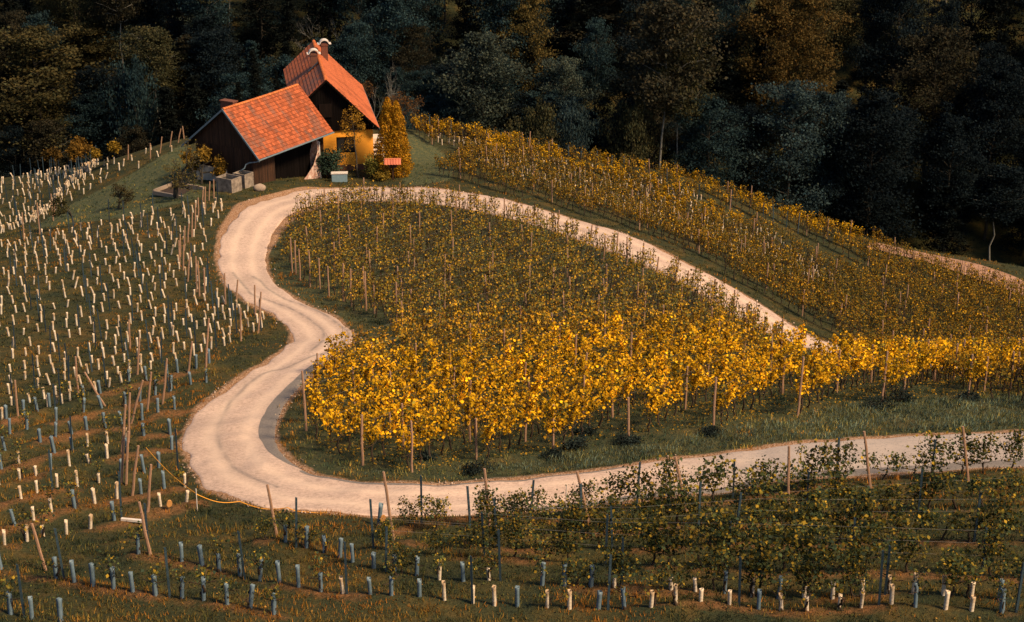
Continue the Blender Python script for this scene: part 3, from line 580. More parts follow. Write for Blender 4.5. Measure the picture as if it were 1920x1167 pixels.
# low stone bed beside the old fruit tree
bed = empty("planting_bed", uprt(334, 364), BG, label="low bed with brick kerbs between the fruit tree and the barn", cat="raised bed"); b = MB()
for c, d, rz in (((-.1,-1.0,.12),(3.6,.18,.34),0), ((-1.85,.2,.2),(.18,2.4,.34),0), ((0,1.3,.35),(3.5,.18,.4),0)): b.box(c, d, (1,1,1), rz=rz)
part("kerb", b.mesh("bed_kerb", [M_STONE]), bed); b = MB(); b.box((0,.1,.02),(3.4,2.1,.2)); part("soil", b.mesh("soil", [pmat("bare_soil", (.02,.014,.01), (.06,.04,.03), 6)]), bed)
b = MB(); b.box((0,0,.42),(1.38,.6,.74)); b.box((0,0,.03),(1.2,.5,.06)); 
chest = empty("storage_chest", uprt(637, 341), math.radians(4), label="pale blue storage chest with a white lid beside the dark bush", cat="chest"); part("body", b.mesh("chest_body", [pmat("chest_blue", (.17,.26,.31), (.22,.32,.37), 4, .5, bs=0)]), chest)
b = MB(); b.box((0,0,.83),(1.5,.68,.08)); part("lid", b.mesh("chest_lid", [M_WHITE]), chest)
sp_ = uprt(737, 338); shr = empty("wayside_sign", sp_, math.radians(3), label="wooden board post with a small red tiled roof near the thuja", cat="sign post"); b = MB(); b.box((0,0,.75),(.16,.14,1.7)); part("post", b.mesh("sign_post", [M_WOOD]), shr)
b = MB(); b.box((0,0,1.35),(.75,.06,.42),(1.6,1.5,1.4)); part("board", b.mesh("sign_board", [M_WOOD]), shr); b = MB()
for k in range(6):
    x = -.62+k*.25
    for sg in (-1, 1):
        q = [(x-.12,0,1.98),(x+.12,0,1.98),(x+.12,sg*.46,1.55),(x-.12,sg*.46,1.55),(x,0,2.02),(x,sg*.46,1.60)]; b.add(q, [(0,4,5,3),(4,1,2,5)] if sg < 0 else [(3,5,4,0),(5,2,1,4)], np.array([.55,.16,.09])*r.uniform(.8,1.15))
    b.tube([(x-.125,0,2.0),(x+.125,0,2.0)], .06, 6, np.array([.62,.2,.1]))
part("roof", b.mesh("sign_roof", [M_TILE]), shr)

# ------------------------------------------------------------------ vegetation templates
def crook(p0, p1, n, j, r_):
    t = np.linspace(0, 1, n)[:,None]; q = np.array(p0)*(1-t)+np.array(p1)*t; q[1:-1] += r_.normal(0, j, (n-2, 3)); return q
PALS = dict(
 gold=([(.95,.55,.014),(.84,.44,.012),(.52,.28,.014),(.22,.18,.022),(.09,.09,.02),(.13,.065,.015)], [.40,.22,.11,.12,.09,.06]),
 amber=([(.78,.43,.022),(.64,.33,.02),(.44,.27,.026),(.26,.20,.03),(.14,.14,.035),(.20,.09,.02)], [.16,.22,.22,.18,.12,.10]),
 olive=([(.62,.36,.03),(.44,.26,.025),(.28,.21,.03),(.17,.16,.04),(.09,.11,.035),(.16,.08,.025)], [.14,.2,.22,.2,.14,.10]),
 green=([(.055,.080,.035),(.09,.11,.035),(.24,.19,.03),(.035,.055,.032),(.42,.27,.03),(.16,.14,.03)], [.22,.20,.15,.14,.16,.13]))
def pick(pal, n, r_):
    c, w_ = PALS[pal]; return np.array(c)[r_.choice(len(c), n, p=np.array(w_)/sum(w_))]*r_.uniform(.75, 1.25, (n,1))
def vine(seed, pal, nl, ls, hmax=1.95, zlo=.75, hw_=.52, shoots=7, sparse=0., hd0=.7, sx=.085, cr=1., thin=0.):
    """returns (wood arrays, leaf arrays); row runs along local x"""
    r_ = np.random.default_rng(seed); m = MB(); hd = hd0+r_.uniform(-.08, .08)
    m.tube(crook((0,0,-.15), (r_.normal(0,.10), r_.normal(0,.04), hd), 5, .04, r_), [.058,.05,.042,.045,.036], 5, cap=False)
    m.tube(crook((-.42,0,hd+.1), (0,0,hd), 3, .02, r_), .018, 4, cap=False); m.tube(crook((0,0,hd), (.42,0,hd+.1), 3, .02, r_), .018, 4, cap=False)
    L = []; xs = np.linspace(-hw_, hw_, shoots)+r_.normal(0, .05, shoots); per = int(nl/shoots)
    for x in xs:
        top = hmax*r_.uniform(.82, 1.12); c = crook((x, r_.normal(0,.03), hd+.05), (x+r_.normal(0,.14), r_.normal(0,.13), top), 5, .04, r_); m.tube(c, np.array([.015,.013,.011,.009,.006])*cr, 3, cap=False)
        k = int(per*r_.uniform(.4, 1.6)*(1-sparse*r_.uniform(0, 1)))
        t = r_.beta(1.3, 1.1, k); idx = t*4; i = np.minimum(idx.astype(int), 3); f = (idx-i)[:,None]; q = c[i]*(1-f)+c[i+1]*f; q = q+r_.normal(0, 1, (k,3))*[sx,.13,.07]; q = q[(q[:,2] > zlo*r_.uniform(.75, 1, k))]; L.append(q)
    C = np.vstack(L); bb = vnoise(C[:,0]+seed, C[:,2]+C[:,1], .3, (seed*7) % 89); C = C[bb > thin]; V, F = leaves(C, ls, r_, .2, 1.0); col = np.repeat(pick(pal, len(C), r_), 4, 0)
    # whole bunches turn together
    bun = vnoise(C[:,0]+seed, C[:,2], .28, seed % 97); col *= np.repeat(.45+1.0*bun, 4)[:,None]
    return m.arrays(), (V, F, col, np.zeros(len(F), int))
def to_mesh(name, arr, mats, smooth=False): return mesh(name, arr[0], arr[1], arr[2], mats, arr[3], smooth)
def place_all(templates, items, name, mats, **tg):
    """items: (template index, P, rz, scale, tilt) merged in one object"""
    ps = []
    for k, P, rz, s, tilt in items:
        for a in templates[k]: ps.append((xform(a[0], P, rz, s, tilt), a[1], a[2], a[3]))
    V, F, C, M = merge(ps); o = part(name, mesh(name, V, F, C, mats, M)); return tag(o, **tg)
def woodleaf(v, pal): w_, l_ = v; return (w_[0], w_[1], w_[2], w_[3]), (l_[0], l_[1], l_[2], l_[3]+1)

ORD = "first second third fourth fifth sixth seventh eighth ninth tenth eleventh twelfth thirteenth fourteenth fifteenth sixteenth seventeenth eighteenth nineteenth twentieth".split()
TEN = {2:"twenty",3:"thirty",4:"forty",5:"fifty",6:"sixty",7:"seventy",8:"eighty",9:"ninety"}; TENTH = {2:"twentieth",3:"thirtieth",4:"fortieth",5:"fiftieth",6:"sixtieth",7:"seventieth",8:"eightieth",9:"ninetieth"}
def od(n):
    if n < 20: return ORD[n]
    n += 1; t, u_ = divmod(n, 10)
    if t > 9: return "farthest"
    return TENTH[t] if u_ == 0 else TEN[t]+"-"+ORD[u_-1]
def inframe(P, m=0, h=0.):
    a, b, f = proj(np.asarray(P)+[0,0,h/2]); return (a > -m) & (a < W0+m) & (b > -m) & (b < H0+m+20)

# ------------------------------------------------------------------ vineyard inside the loop and beyond the road
def parallel(dirv, spacing, step, polys, seed, region, jit=.12, excl=(), off0=0., ns=None):
    """straight rows clipped to pixel polygons; returns list of rows (k, Nx3)"""
    r_ = np.random.default_rng(seed); d = np.array(dirv)/np.linalg.norm(dirv); n = np.array([-d[1], d[0]]); c0 = np.array(region[0]); R = region[1]; rows = []
    for k in (range(int(-R/spacing), int(R/spacing)+1) if ns is None else range(len(ns))):
        t = np.arange(-R, R, step)+r_.uniform(0, step); q = (c0+n*(k*spacing+off0) if ns is None else n*ns[k]+d*(c0@d))+d*t[:,None]; q = q+r_.normal(0, .05, q.shape)
        P = np.column_stack([q, Hh(q[:,0], q[:,1])]); a, b, f = proj(P); ok = (f > 30)
        ins = np.zeros(len(P), bool)
        for pl in polys: ins |= inpoly(a, b, pl)
        for pl in excl: ins &= ~inpoly(a, b, pl)
        ok &= ins & visible(P, 4.5)
        if ok.sum() > 1: rows.append((k, P[ok]))
    return rows, d
HEART = [(604,386),(560,402),(535,440),(540,505),(600,548),(660,582),(705,602),(752,628),(720,650),(640,690),(592,735),(572,800),(600,850),(680,874),(773,887),(893,864),(1037,853),(1175,817),(1337,808),(1495,781),(1653,753),(1815,746),(1990,742),
         (1990,690),(1700,690),(1575,695),(1500,690),(1462,664),(1390,604),(1325,562),(1250,522),(1180,493),(1100,459),(1030,436),(960,416),(890,399),(820,389),(750,384),(690,383),(640,384)]
NS = [16.67-2.55*i for i in range(26, 0, -1)]+[16.67,19.69,22.3,24.7,27.3,29.77,31.8,34.0,36.2]+[36.2+2.15*i for i in range(1, 26)]
rowsE, dE = parallel((.5,.866), 2.2, .90, [HEART], 11, ((10., 92.), 80), ns=NS[::-1])
FPOLY = [(800,335),(835,338),(900,350),(1000,376),(1100,406),(1180,430),(1250,460),(1330,498),(1400,537),(1480,586),(1560,636),(1640,692),(1980,780),(1980,588),(1925,562),(1850,537),(1770,508),(1690,480),(1600,452),(1500,416),(1340,358),(1200,322),(1050,300),(900,264),(800,243),(770,240),(782,262),(835,285),(868,305),(830,315)]
FEX = [[(1290,375),(1400,402),(1500,442),(1600,492),(1655,530),(1600,520),(1480,463),(1380,421),(1290,392)]]
pa, pb = uprt(900, 345), uprt(1560, 636); dF = (pb-pa)[:2]
rowsF, dF = parallel(dF, 1.9, .85, [FPOLY], 12, ((28., 128.), 90), excl=FEX)
TE = {'gold': [vine(100+i, 'gold', 290, .074, hmax=2.15, zlo=.95, hw_=.40, shoots=5, sx=.075, thin=.34) for i in range(6)], 'amber': [vine(120+i, 'amber', 220, .070, hmax=1.95, zlo=.9, hw_=.40, shoots=5, sx=.07, thin=.28) for i in range(4)]}
TEf = {'gold': [vine(140+i, 'gold', 170, .088, cr=1.7, hmax=2.0, zlo=.85, hw_=.42, shoots=6) for i in range(4)], 'amber': [vine(150+i, 'amber', 130, .078, cr=1.7, zlo=.8, hw_=.42, shoots=5) for i in range(5)], 'olive': [vine(160+i, 'olive', 112, .076, cr=1.7, zlo=.75, hw_=.42, shoots=5) for i in range(6)], 'bare': [vine(170+i, 'olive', 22, .09, cr=1.7, hmax=1.9) for i in range(3)]}
MV = [M_BARK, M_LEAF]
def goldness(P):
    a, b, f = proj(P); yl = np.interp(a, [560,700,900,1150,1300,1560,1920], [690,700,690,668,672,700,705]); g_ = (b-yl)/24+(vnoise(P[:,0], P[:,1], 6, 41)-.5)*1.6
    am = (b-(yl-62))/50+(vnoise(P[:,0], P[:,1], 7, 42)-.5)*1.2; return g_, am
vl = []   # (P, rz, kind, depth, rowindex, rank)
angE, angF = math.atan2(dE[1], dE[0]), math.atan2(dF[1], dF[0])
for ri_, (k, P) in enumerate(sorted(rowsE, key=lambda t: t[0])):
    P = P[np.argsort(P@np.array([dE[0], dE[1], 0]))]; g_, am = goldness(P); f = proj(P)[2]; vis = inframe(P, 25, 2)
    for j in range(len(P)):
        kd = 'gold' if g_[j] > 0 else ('amber' if am[j] > 0 else 'olive')
        vl.append([P[j], angE, kd, f[j], ri_, j, vis[j], 'E', len(P)])
fE = [v for v in vl if v[6]]; fE.sort(key=lambda v: v[3]); IND = set(id(v) for v in fE[:300])
ME = {}
for kd in ('gold', 'amber'):
    ME[kd] = [(to_mesh("trunk", (v[0][0], v[0][1], v[0][2], v[0][3]), [M_BARK], True), to_mesh("foliage", v[1], [M_LEAF])) for v in TE[kd]]
ends = sorted(set(v[4] for v in fE[:300])); rno = {k: i for i, k in enumerate(ends)}
stuffE, i_ = [], 0
for v in vl:
    P, rz, kd, f, k, j, vis, _, nn = v; s = rng.uniform(.88, 1.1); tl = rng.normal(0, .04, 2); rz2 = rz+(math.pi if rng.random() < .5 else 0)
    if id(v) in IND:
        kd2 = 'gold' if kd == 'gold' else 'amber'; t, fo = ME[kd2][i_ % len(ME[kd2])]; i_ += 1
        cw = {'gold': 'golden', 'amber': 'amber', 'olive': 'brownish'}[kd]
        e = empty("grapevine", P, rz2, label=f"{cw} grapevine, {od(j)} behind its end post, {od(rno[k])} slanting row from the bend", cat="grapevine", group="yellow grapevines in slanting rows inside the road loop")
        e.scale = (s, s, s*rng.uniform(.92, 1.08)); e.rotation_euler = (tl[0], tl[1], rz2); part("trunk", t, e); part("foliage", fo, e)
    else: stuffE.append(('bare' if kd == 'olive' and rng.random() < .18 else kd, P, rz2, s, tl))
allT, idx0 = [], {}
for kd in ('gold', 'amber', 'olive', 'bare'):
    idx0[kd] = (len(allT), len(TEf[kd])); allT += [woodleaf(v, kd) for v in TEf[kd]]
def fld(lst): return [(idx0[kd][0]+int(rng.integers(idx0[kd][1])), P, rz, (s, s, s), tl) for kd, P, rz, s, tl in lst]
place_all(allT, fld(stuffE), "vineyard_rows", MV, kind="stuff", label="amber and olive vines on the upper slope inside the road loop")
stuffF = []
for k, P in rowsF:
    a, b, f = proj(P); nz = vnoise(P[:,0], P[:,1], 8, 44); top = (b < np.interp(a, [770,1000,1300,1500], [262,318,420,470]))
    td = np.hypot(P[:,None,0]-TRACKC[None,:,0], P[:,None,1]-TRACKC[None,:,1]).min(1)
    for j in range(len(P)):
        if td[j] < 2.6 and a[j] > 1735: continue
        q = .5*nz[j]+.5*rng.random(); kd = 'gold' if (top[j] and q > .62) else ('amber' if (q > .45 or top[j]) else 'olive')
        kd = 'bare' if rng.random() < .12 else kd; stuffF.append((kd, P[j], angF+(math.pi if rng.random() < .5 else 0), rng.uniform(.74, .94), rng.normal(0, .04, 2)))
place_all(allT, fld(stuffF), "vineyard_rows", MV, kind="stuff", label="olive and amber vines on the hillside beyond the road")
# young leafy vines nearest the camera
YV = [vine(200+i, 'green', [460,600,380,760,520,300][i], .068, hmax=[1.5,1.75,1.3,1.95,1.6,1.2][i], zlo=.3, hw_=.46, shoots=[7,8,6,9,7,5][i], sparse=.6, hd0=.38, sx=.16, cr=.6) for i in range(6)]
YM = [(to_mesh("stem", (v[0][0], v[0][1], v[0][2], v[0][3]), [M_BARK], True), to_mesh("foliage", v[1], [M_LEAF])) for v in YV]
def rows_along(L, step, jit=.1, seed=0):
    r_ = np.random.default_rng(seed); q = resample(L, step=step, off=r_.uniform(0, step)); q = q+r_.normal(0, jit, q.shape)*[1,.35]; return np.column_stack([q, Hh(q[:,0], q[:,1])])
for ri_, (li, nm) in enumerate([(7, "along the road edge"), (6, "in the second row below the road"), (5, "in the third row below the road"), (4, "in the fourth row below the road"), (3, "in the row just above the tubes")]):
    P = rows_along(A_ROWS[li], [1.0,.95,.9,.92,1.5][ri_], .12, 300+li); P = P[inframe(P, 10, 1.5)]; P = P[np.argsort(P[:,0])]; a, b, f = proj(P); k = 0
    for j in range(len(P)):
        if rng.random() < np.interp(a[j], [700,900,1300], [.35,.12,.04]): continue
        big = np.interp(a[j], [700,1000,1350,1900], [.6,.8,1.0,[.86,.95,1.,1.,1.][ri_]]); t, fo = YM[int(rng.integers(6))]; s = big*rng.uniform(.8, 1.15)
        e = empty("young_grapevine", P[j], rng.uniform(-.3,.3)+(math.pi if rng.random() < .5 else 0), label=f"green leafy young vine {nm}, {od(k)} from the left", cat="grapevine", group="green young vines in the rows below the road")
        e.scale = (s, s, s); part("stem", t, e); part("foliage", fo, e); k += 1

# ------------------------------------------------------------------ vine tubes
def tube_mesh(seed, mat, h, w_, stain):
    r_ = np.random.default_rng(seed); m = MB(); n = 4; V = []; lv = [(-.08,1.),(h*.5,.97),(h*.82,1.0),(h,1.08)]
    for rr in (1., .86):
        for z, k in lv:
            tw = r_.normal(0, .03)
            for i in range(n): q = math.pi/4+i*math.pi/2+tw; V.append((math.cos(q)*w_*k*rr*.72, math.sin(q)*w_*k*rr*.72, z+(r_.uniform(-.03,.03) if z == h else 0)))
    F = []; L = len(lv)
    for l in range(L-1):
        for i in range(n): a = l*n+i; b = l*n+(i+1) % n; F.append((a, b, b+n, a+n)); o_ = L*n; F.append((b+o_, a+o_, a+n+o_, b+n+o_))
    for i in range(n): a = (L-1)*n+i; b = (L-1)*n+(i+1) % n; F.append((a, b, b+L*n, a+L*n))
    c = np.ones((len(V), 3)); c[[i for i, v in enumerate(V) if v[2] > h*.7]] *= stain; m.add(V, F, c); return m.arrays()
TUB = {'blue': [tube_mesh(i, None, (.70+.02*i), .118, (1.05,1.05,1.05)) for i in range(4)], 'white': [tube_mesh(20+i, None, (.50+.05*i), .104, (.8,.68,.55) if i % 2 else (1.1,1.05,1)) for i in range(4)]}
TUM = {k: [to_mesh("tube", a, [M_TUBEB if k == 'blue' else M_TUBEW]) for a in v] for k, v in TUB.items()}
tubes = []   # (P, colour, tilt, label, depth, group)
def add_tubes(P, colf, tilt, lab, grp):
    P = P[inframe(P, 6, .5)]; P = P[road_dist(P) > .45]; P = P[np.argsort(P[:,0])]; a, b, f = proj(P)
    for j in range(len(P)):
        c = colf(a[j], b[j]); tubes.append([P[j], c, rng.normal(0, tilt, 2), lab(c, j, len(P)), f[j], grp])
def c_bottom(a, b): return 'white' if rng.random() < np.interp(a, [560,1000,1300,1900], [.04,.5,.72,.8]) else 'blue'
for li, nm in [(0, "lowest"), (1, "second lowest"), (2, "third lowest"), (3, "fourth lowest")]:
    P = rows_along(A_ROWS[li], [.80,.80,.82,.85][li], .05, 400+li); P = P[rng.random(len(P)) > .07]
    add_tubes(P, c_bottom, .05, lambda c, j, n, nm=nm: f"{c} vine tube standing in the {nm} row of tubes, {od(j)} from the left", "vine tubes in the lowest rows")
for k, L in enumerate(B_ROWS):
    P = rows_along(L, .98-.01*k, .1, 420+k); P = P[rng.random(len(P)) > .14]
    add_tubes(P, lambda a, b, k=k: 'blue' if (k >= 4 and rng.random() < .8) or rng.random() < .35 else 'white', .07, lambda c, j, n, k=k: f"{c} vine tube, {od(n-1-j)} in from the road, {od(k)} terrace row from the bottom", "vine tubes on the terraces beside the road bend")
CPOLY = [(-70,470),(90,440),(200,418),(300,398),(350,382),(425,378),(420,398),(388,450),(386,505),(402,548),(450,578),(505,600),(530,628),(480,652),(390,676),(250,716),(100,772),(-70,815)]
for k, L in enumerate(C_ROWS):
    P = rows_along(L, .84, .09, 450+k); a, b, f = proj(P); P = P[inpoly(a, b, CPOLY) & (rng.random(len(P)) > .12)]
    if len(P): add_tubes(P, lambda a, b: 'white', .09, lambda c, j, n, k=k: f"white vine tube, {od(n-1-j)} in from the road bend, {od(k)} row above the grassy bank", "white vine tubes left of the road bend")
DPOLY = [(-70,350),(60,330),(200,305),(300,276),(345,262),(335,285),(262,318),(180,352),(105,398),(60,432),(-70,470)]
for k, L in enumerate(D_ROWS):
    P = rows_along(L, 1.05, .2, 480+k); a, b, f = proj(P); P = P[inpoly(a, b, DPOLY) & visible(P, 4) & (rng.random(len(P)) > .15)]
    if len(P): add_tubes(P, lambda a, b: 'white', .12, lambda c, j, n, k=k: f"white vine tube in the far field by the forest, {od(n-1-j)} from the barn, {od(k)} row", "white vine tubes in the far field")
BAND = [(775,243),(900,268),(1050,304),(1200,330),(1290,358),(1420,420),(1560,520),(1500,520),(1420,482),(1290,440),(1180,400),(1050,360),(930,320),(850,285)]
for k, P in rowsF:
    P = np.vstack([P, P+[.5, .9, 0]]); P = P[rng.random(len(P)) > .22]; a, b, f = proj(P); P = P[inpoly(a, b, BAND)]+[.3, -.5, 0]
    if len(P): P[:,2] = Hh(P[:,0], P[:,1]); add_tubes(P, lambda a, b: 'white', .1, lambda c, j, n: "pale vine tube among the amber vines on the far crest", "pale tubes among the vines beyond the road")
SV = [vine(240+i, 'green', [60,85,45,110][i], .06, hmax=[1.0,1.3,.85,1.5][i], zlo=.45, hw_=.16, shoots=[3,4,2,4][i], sparse=.4, hd0=.5, sx=.09, cr=.6) for i in range(4)]
SVM = [(to_mesh("stem", v[0], [M_BARK], True), to_mesh("foliage", v[1], [M_LEAF])) for v in SV]
def shoot(P, lab, grp):
    t, fo = SVM[int(rng.integers(4))]; s = rng.uniform(.75, 1.1); e = empty("vine_shoot", P, rng.uniform(0, 6.28), label=lab, cat="young vine", group=grp); e.scale = (s, s, s); part("stem", t, e); part("foliage", fo, e)
for t_ in tubes:
    if t_[5] in ("vine tubes in the lowest rows", "vine tubes on the terraces beside the road bend") and rng.random() < (.6 if t_[5].endswith("rows") else .32): shoot(t_[0], "leafy vine shoot growing out of a tube "+("in the lowest rows" if t_[5].endswith("rows") else "on the terraces"), "young shoots growing out of tubes "+("in the lowest rows" if t_[5].endswith("rows") else "on the terraces"))
tubes.sort(key=lambda t: t[4]); sT, sI = [], []
for q, (P, c, tl, lab, f, grp) in enumerate(tubes):
    k = int(rng.integers(4)); rz = rng.uniform(-.4, .4); s = rng.uniform(.85, 1.12)
    if q < 300: o = part("vine_tube", TUM[c][k]); o.location = P; o.rotation_euler = (tl[0], tl[1], rz); o.scale = (1, 1, s); tag(o, lab, "vine tube", grp)
    else: sI.append(((0 if c == 'blue' else 4)+k, P, rz, (1,1,s), tl*1.4))
aT = [((a[0], a[1], a[2], a[3]),) for a in TUB['blue']]+[((a[0], a[1], a[2], a[3]+1),) for a in TUB['white']]
place_all(aT, sI, "vine_tubes", [M_TUBEB, M_TUBEW], kind="stuff", label="hundreds of small pale vine tubes across the farther rows")

# ------------------------------------------------------------------ posts and stakes
def post_mesh(seed, h, w_):
    r_ = np.random.default_rng(seed); m = MB(); m.tube(crook((0,0,-.3), (0,0,h), 5, .012, r_), [w_*1.05,w_,w_*.97,w_*.95,w_*.85], 6)
    for z in (h*.45, h*.8): m.tube([(0,0,z),(0,0,z+.02)], w_*1.12, 6, (.3,.3,.3))
    return m.mesh("post", [M_POST])
PM = [post_mesh(i, 2.25, .055) for i in range(5)]; r_ = np.random.default_rng(1)
def stake_mesh(h):
    m = MB(); pr = [(-.022,-.018),(.022,-.018),(.022,-.010),(-.012,-.010),(-.012,.018),(-.022,.018)]; V = [(a,b,-.2) for a, b in pr]+[(a,b,h) for a, b in pr]
    return m.add(V, [(i, (i+1) % 6, (i+1) % 6+6, i+6) for i in range(6)]+[(11,10,9,8,7,6)]).mesh("stake", [M_STAKE])
SM = [stake_mesh(1.75), stake_mesh(1.95)]
NPOST = [0]
def post(P, tilt, lab, grp=None, s=1., me=None):
    o = part("wooden_post", PM[NPOST[0] % 5]); NPOST[0] += 1; o.location = P; o.rotation_euler = (tilt[1], tilt[0], rng.uniform(0, 3)); 
    q = Vector((tilt[0], tilt[1], 1)).to_track_quat('Z', 'Y'); o.rotation_euler = q.to_euler(); o.scale = (1.0, 1.0, s); return tag(o, lab, "post", grp)
def lean(px, py, tx, ty):
    """post whose foot and head stand where the photo shows them"""
    P = hit(px, py)[0]; a, b, f = proj(P); sc = f/FPX; dx = (tx-px)*sc; h = (py-ty)*sc/math.cos(PITCH); return P, (dx/h, 0), math.hypot(dx, h)/2.25
for i, q in enumerate([(738,1012,723,880),(918,988,909,875),(1104,980,1080,880),(1288,960,1262,853),(1478,945,1472,833),(1632,915,1611,806),(1815,902,1794,797)]):
    P, tl, s = lean(*q); post(P, tl, f"wooden end post at the lower road edge, {od(i)} counting from the left, tilted left", "posts along the lower road edge", s)
for i, q in enumerate([(680,873,682,776),(773,886,773,787),(893,862,893,783),(1037,852,1037,757),(1178,818,1176,744),(1337,807,1338,706),(1495,780,1499,668),(1653,752,1656,658),(1815,743,1815,664),(574,808,572,694)]):
    P, tl, s = lean(*q); post(P, tl, f"sturdy end post before the golden vines, {od(i)} from the road bend" if i < 9 else "dark end post where the golden vines meet the road", "end posts before the golden vines", s)
for i, q in enumerate([(597,715,597,662),(629,690,629,645),(664,660,664,618)]):
    P, tl, s = lean(*q); post(P, tl, f"post rising above the golden vines at the S bend, {od(i)} from the left", None, s)
for i, q in enumerate([(548,512,548,425),(555,515,556,452),(563,527,563,468),(582,539,582,470),(600,542,600,485),(617,558,617,500),(644,566,647,478),(659,575,660,505),(686,583,687,500),(702,589,702,530),(744,604,745,530),(755,626,754,565),(770,600,772,543)]):
    P, tl, s = lean(*q); post(P, tl, f"end post inside the upper curve of the road, {od(i)} going downhill", "end posts inside the upper road curve", min(s, 1.15))
for i, q in enumerate([(1106,452,1110,422),(1155,478,1158,437),(1204,500,1206,456),(1232,510,1234,482),(1288,540,1290,508),(1334,566,1336,534),(1372,590,1374,560),(1412,622,1415,588),(1455,658,1458,625),(1036,432,1038,400),(1000,420,1003,385),(945,406,946,372)]):
    P, tl, s = lean(*q); post(P, tl, f"dark thin end post against the straight road, {od(i)} along it", "end posts along the straight road", s)
for i, q in enumerate([(401,372,403,338),(392,378,396,342),(385,395,388,352),(378,402,384,358),(372,408,374,372),(366,430,370,382),(360,445,364,400),(352,455,357,420),(345,470,350,425),(338,482,341,440),(337,500,339,452),(344,508,348,460),(352,528,361,472),(368,548,372,482),(374,556,376,490),(384,563,387,503),
                       (423,571,425,513),(443,576,449,525),(478,592,481,535),(484,625,494,548),(489,615,490,560),(452,640,455,578)]):
    P, tl, s = lean(*q); post(P, tl, f"end post by the upper bend, {od(i)} from the barn downhill" if i < 16 else f"post by the S bend of the sandy road, {od(i-16)} downhill", "posts lining the outer road bend", s)
for i, q in enumerate([(385,715,400,597),(352,700,365,640),(305,758,320,672),(276,772,290,697),(258,703,268,632),(246,795,275,712),(240,830,252,735),(228,850,244,757),(228,905,242,800),(237,910,250,806),(248,930,268,833),(276,960,291,868),(282,1040,270,937),(86,1070,70,977),(34,780,36,712),(147,740,149,668),(238,460,243,560),(197,762,165,697)]):
    if q[1] < q[3]: q = (243,655,247,600)
    P, tl, s = lean(*q); post(P, tl, f"leaning wooden post on the terraces, {od(i)} of the group from the top", "leaning posts on the terraces", s)
P, tl, s = lean(520, 1008, 507, 905); post(P, tl, "wooden post tilted toward the road beside the blue tubes", None, s)
for i, q in enumerate([(345,262,344,238),(334,268,341,243),(318,276,325,248),(300,288,306,258),(282,298,284,270),(102,405,106,375),(100,415,101,365),(74,440,76,378),(45,450,47,400),(240,300,243,273)]):
    P, tl, s = lean(*q); post(P, tl, f"far post in the pale tube field under the forest, {od(i)} from the barn", "posts in the far tube field", min(s, 1.2))
P, tl, s = lean(992, 300, 994, 249); post(P, tl, "tall pale post sticking up from the far crest against the forest", None, s)
# inner posts within the vine rows
cnt = 0
for rows, dd, grp, lab in ((rowsE, dE, "trellis posts inside the road loop", "trellis post among the vines inside the road loop"), (rowsF, dF, "trellis posts beyond the road", "trellis post among the vines on the hillside beyond the road")):
    for k, P in rows:
        d2 = np.array([dd[0], dd[1], 0]); P = P[np.argsort(P@d2)]
        for j in range(2+(k*3 % 5), len(P), 6 if grp[-4:] == "loop" else 9):
            if not inframe(P[j], 0, 2) or rng.random() < .15: continue
            q = P[j]+d2*.45; post((q[0], q[1], float(Hh(q[0], q[1]))), rng.normal(0, .03, 2), lab, grp, rng.uniform(.85, 1.0) if grp[-4:] == "loop" else rng.uniform(.75, .95)); cnt += 1
print("inner posts", cnt, "tubes", len(tubes), "vines E", len(vl), "F", len(stuffF))
nst = 0
def stake(P, lab, grp, tilt=.03, s=1.):
    global nst
    o = part("metal_stake", SM[nst % 2]); nst += 1; o.location = P; o.rotation_euler = (rng.normal(0, tilt), rng.normal(0, tilt)+.0, rng.uniform(-.4,.4)); o.scale = (1.7, 1.7, s); tag(o, lab, "stake", grp)
for li, (L, stp) in enumerate([(A_ROWS[i], 4.1) for i in range(8)]):
    P = rows_along(L, stp, .1, 500+li); P = P[inframe(P, 0, 1.5)]; P = P[road_dist(P) > .3]
    for j in range(len(P)): stake(P[j], f"dark metal stake in the {od(li)} lowest row, {od(j)} from the left", "dark metal stakes in the lowest rows", .035)
for k, L in enumerate(B_ROWS[::2]):
    P = rows_along(L, 5.5, .2, 520+k); P = P[inframe(P, 0, 1.5)]; P = P[road_dist(P) > .3]
    for j in range(len(P)): stake(P[j], f"dark metal stake on the terraces, {od(j)} from the left, {od(k)} row with stakes", "dark metal stakes on the terraces")
for k, L in enumerate(C_ROWS):
    P = rows_along(L, 4.0, .5, 540+k); a, b, f = proj(P); P = P[inpoly(a, b, CPOLY) & inframe(P, 0, 1.5)]
    for j in range(len(P)): stake(P[j], f"thin dark stake, {od(k)} pale tube row above the bank, {od(j)} from the left", "dark stakes in the pale tube field")
for k, L in enumerate(D_ROWS[6:]):
    P = rows_along(L, 4.0, .6, 580+k); a, b, f = proj(P); P = P[inpoly(a, b, DPOLY) & inframe(P, 0, 1.5) & visible(P, 4)]
    for j in range(len(P)): stake(P[j], "thin dark stake in the far tube field by the forest", "dark stakes in the far tube field")
for i, px in enumerate([790,806,832,846,868,892,912,925,940,958,975,990,1012,1030,1046,1066,1090,1118,1146,1170,1210,1250,1310,1370,1430,1450,1474,1496]):
    b = np.interp(px, [770,900,1050,1200,1340,1500], [246,272,306,336,384,440]); P = hit(px, b)[0]; stake(P, f"thin stake on the far crest beyond the road, {od(i)} from the house", "thin stakes on the far crest")

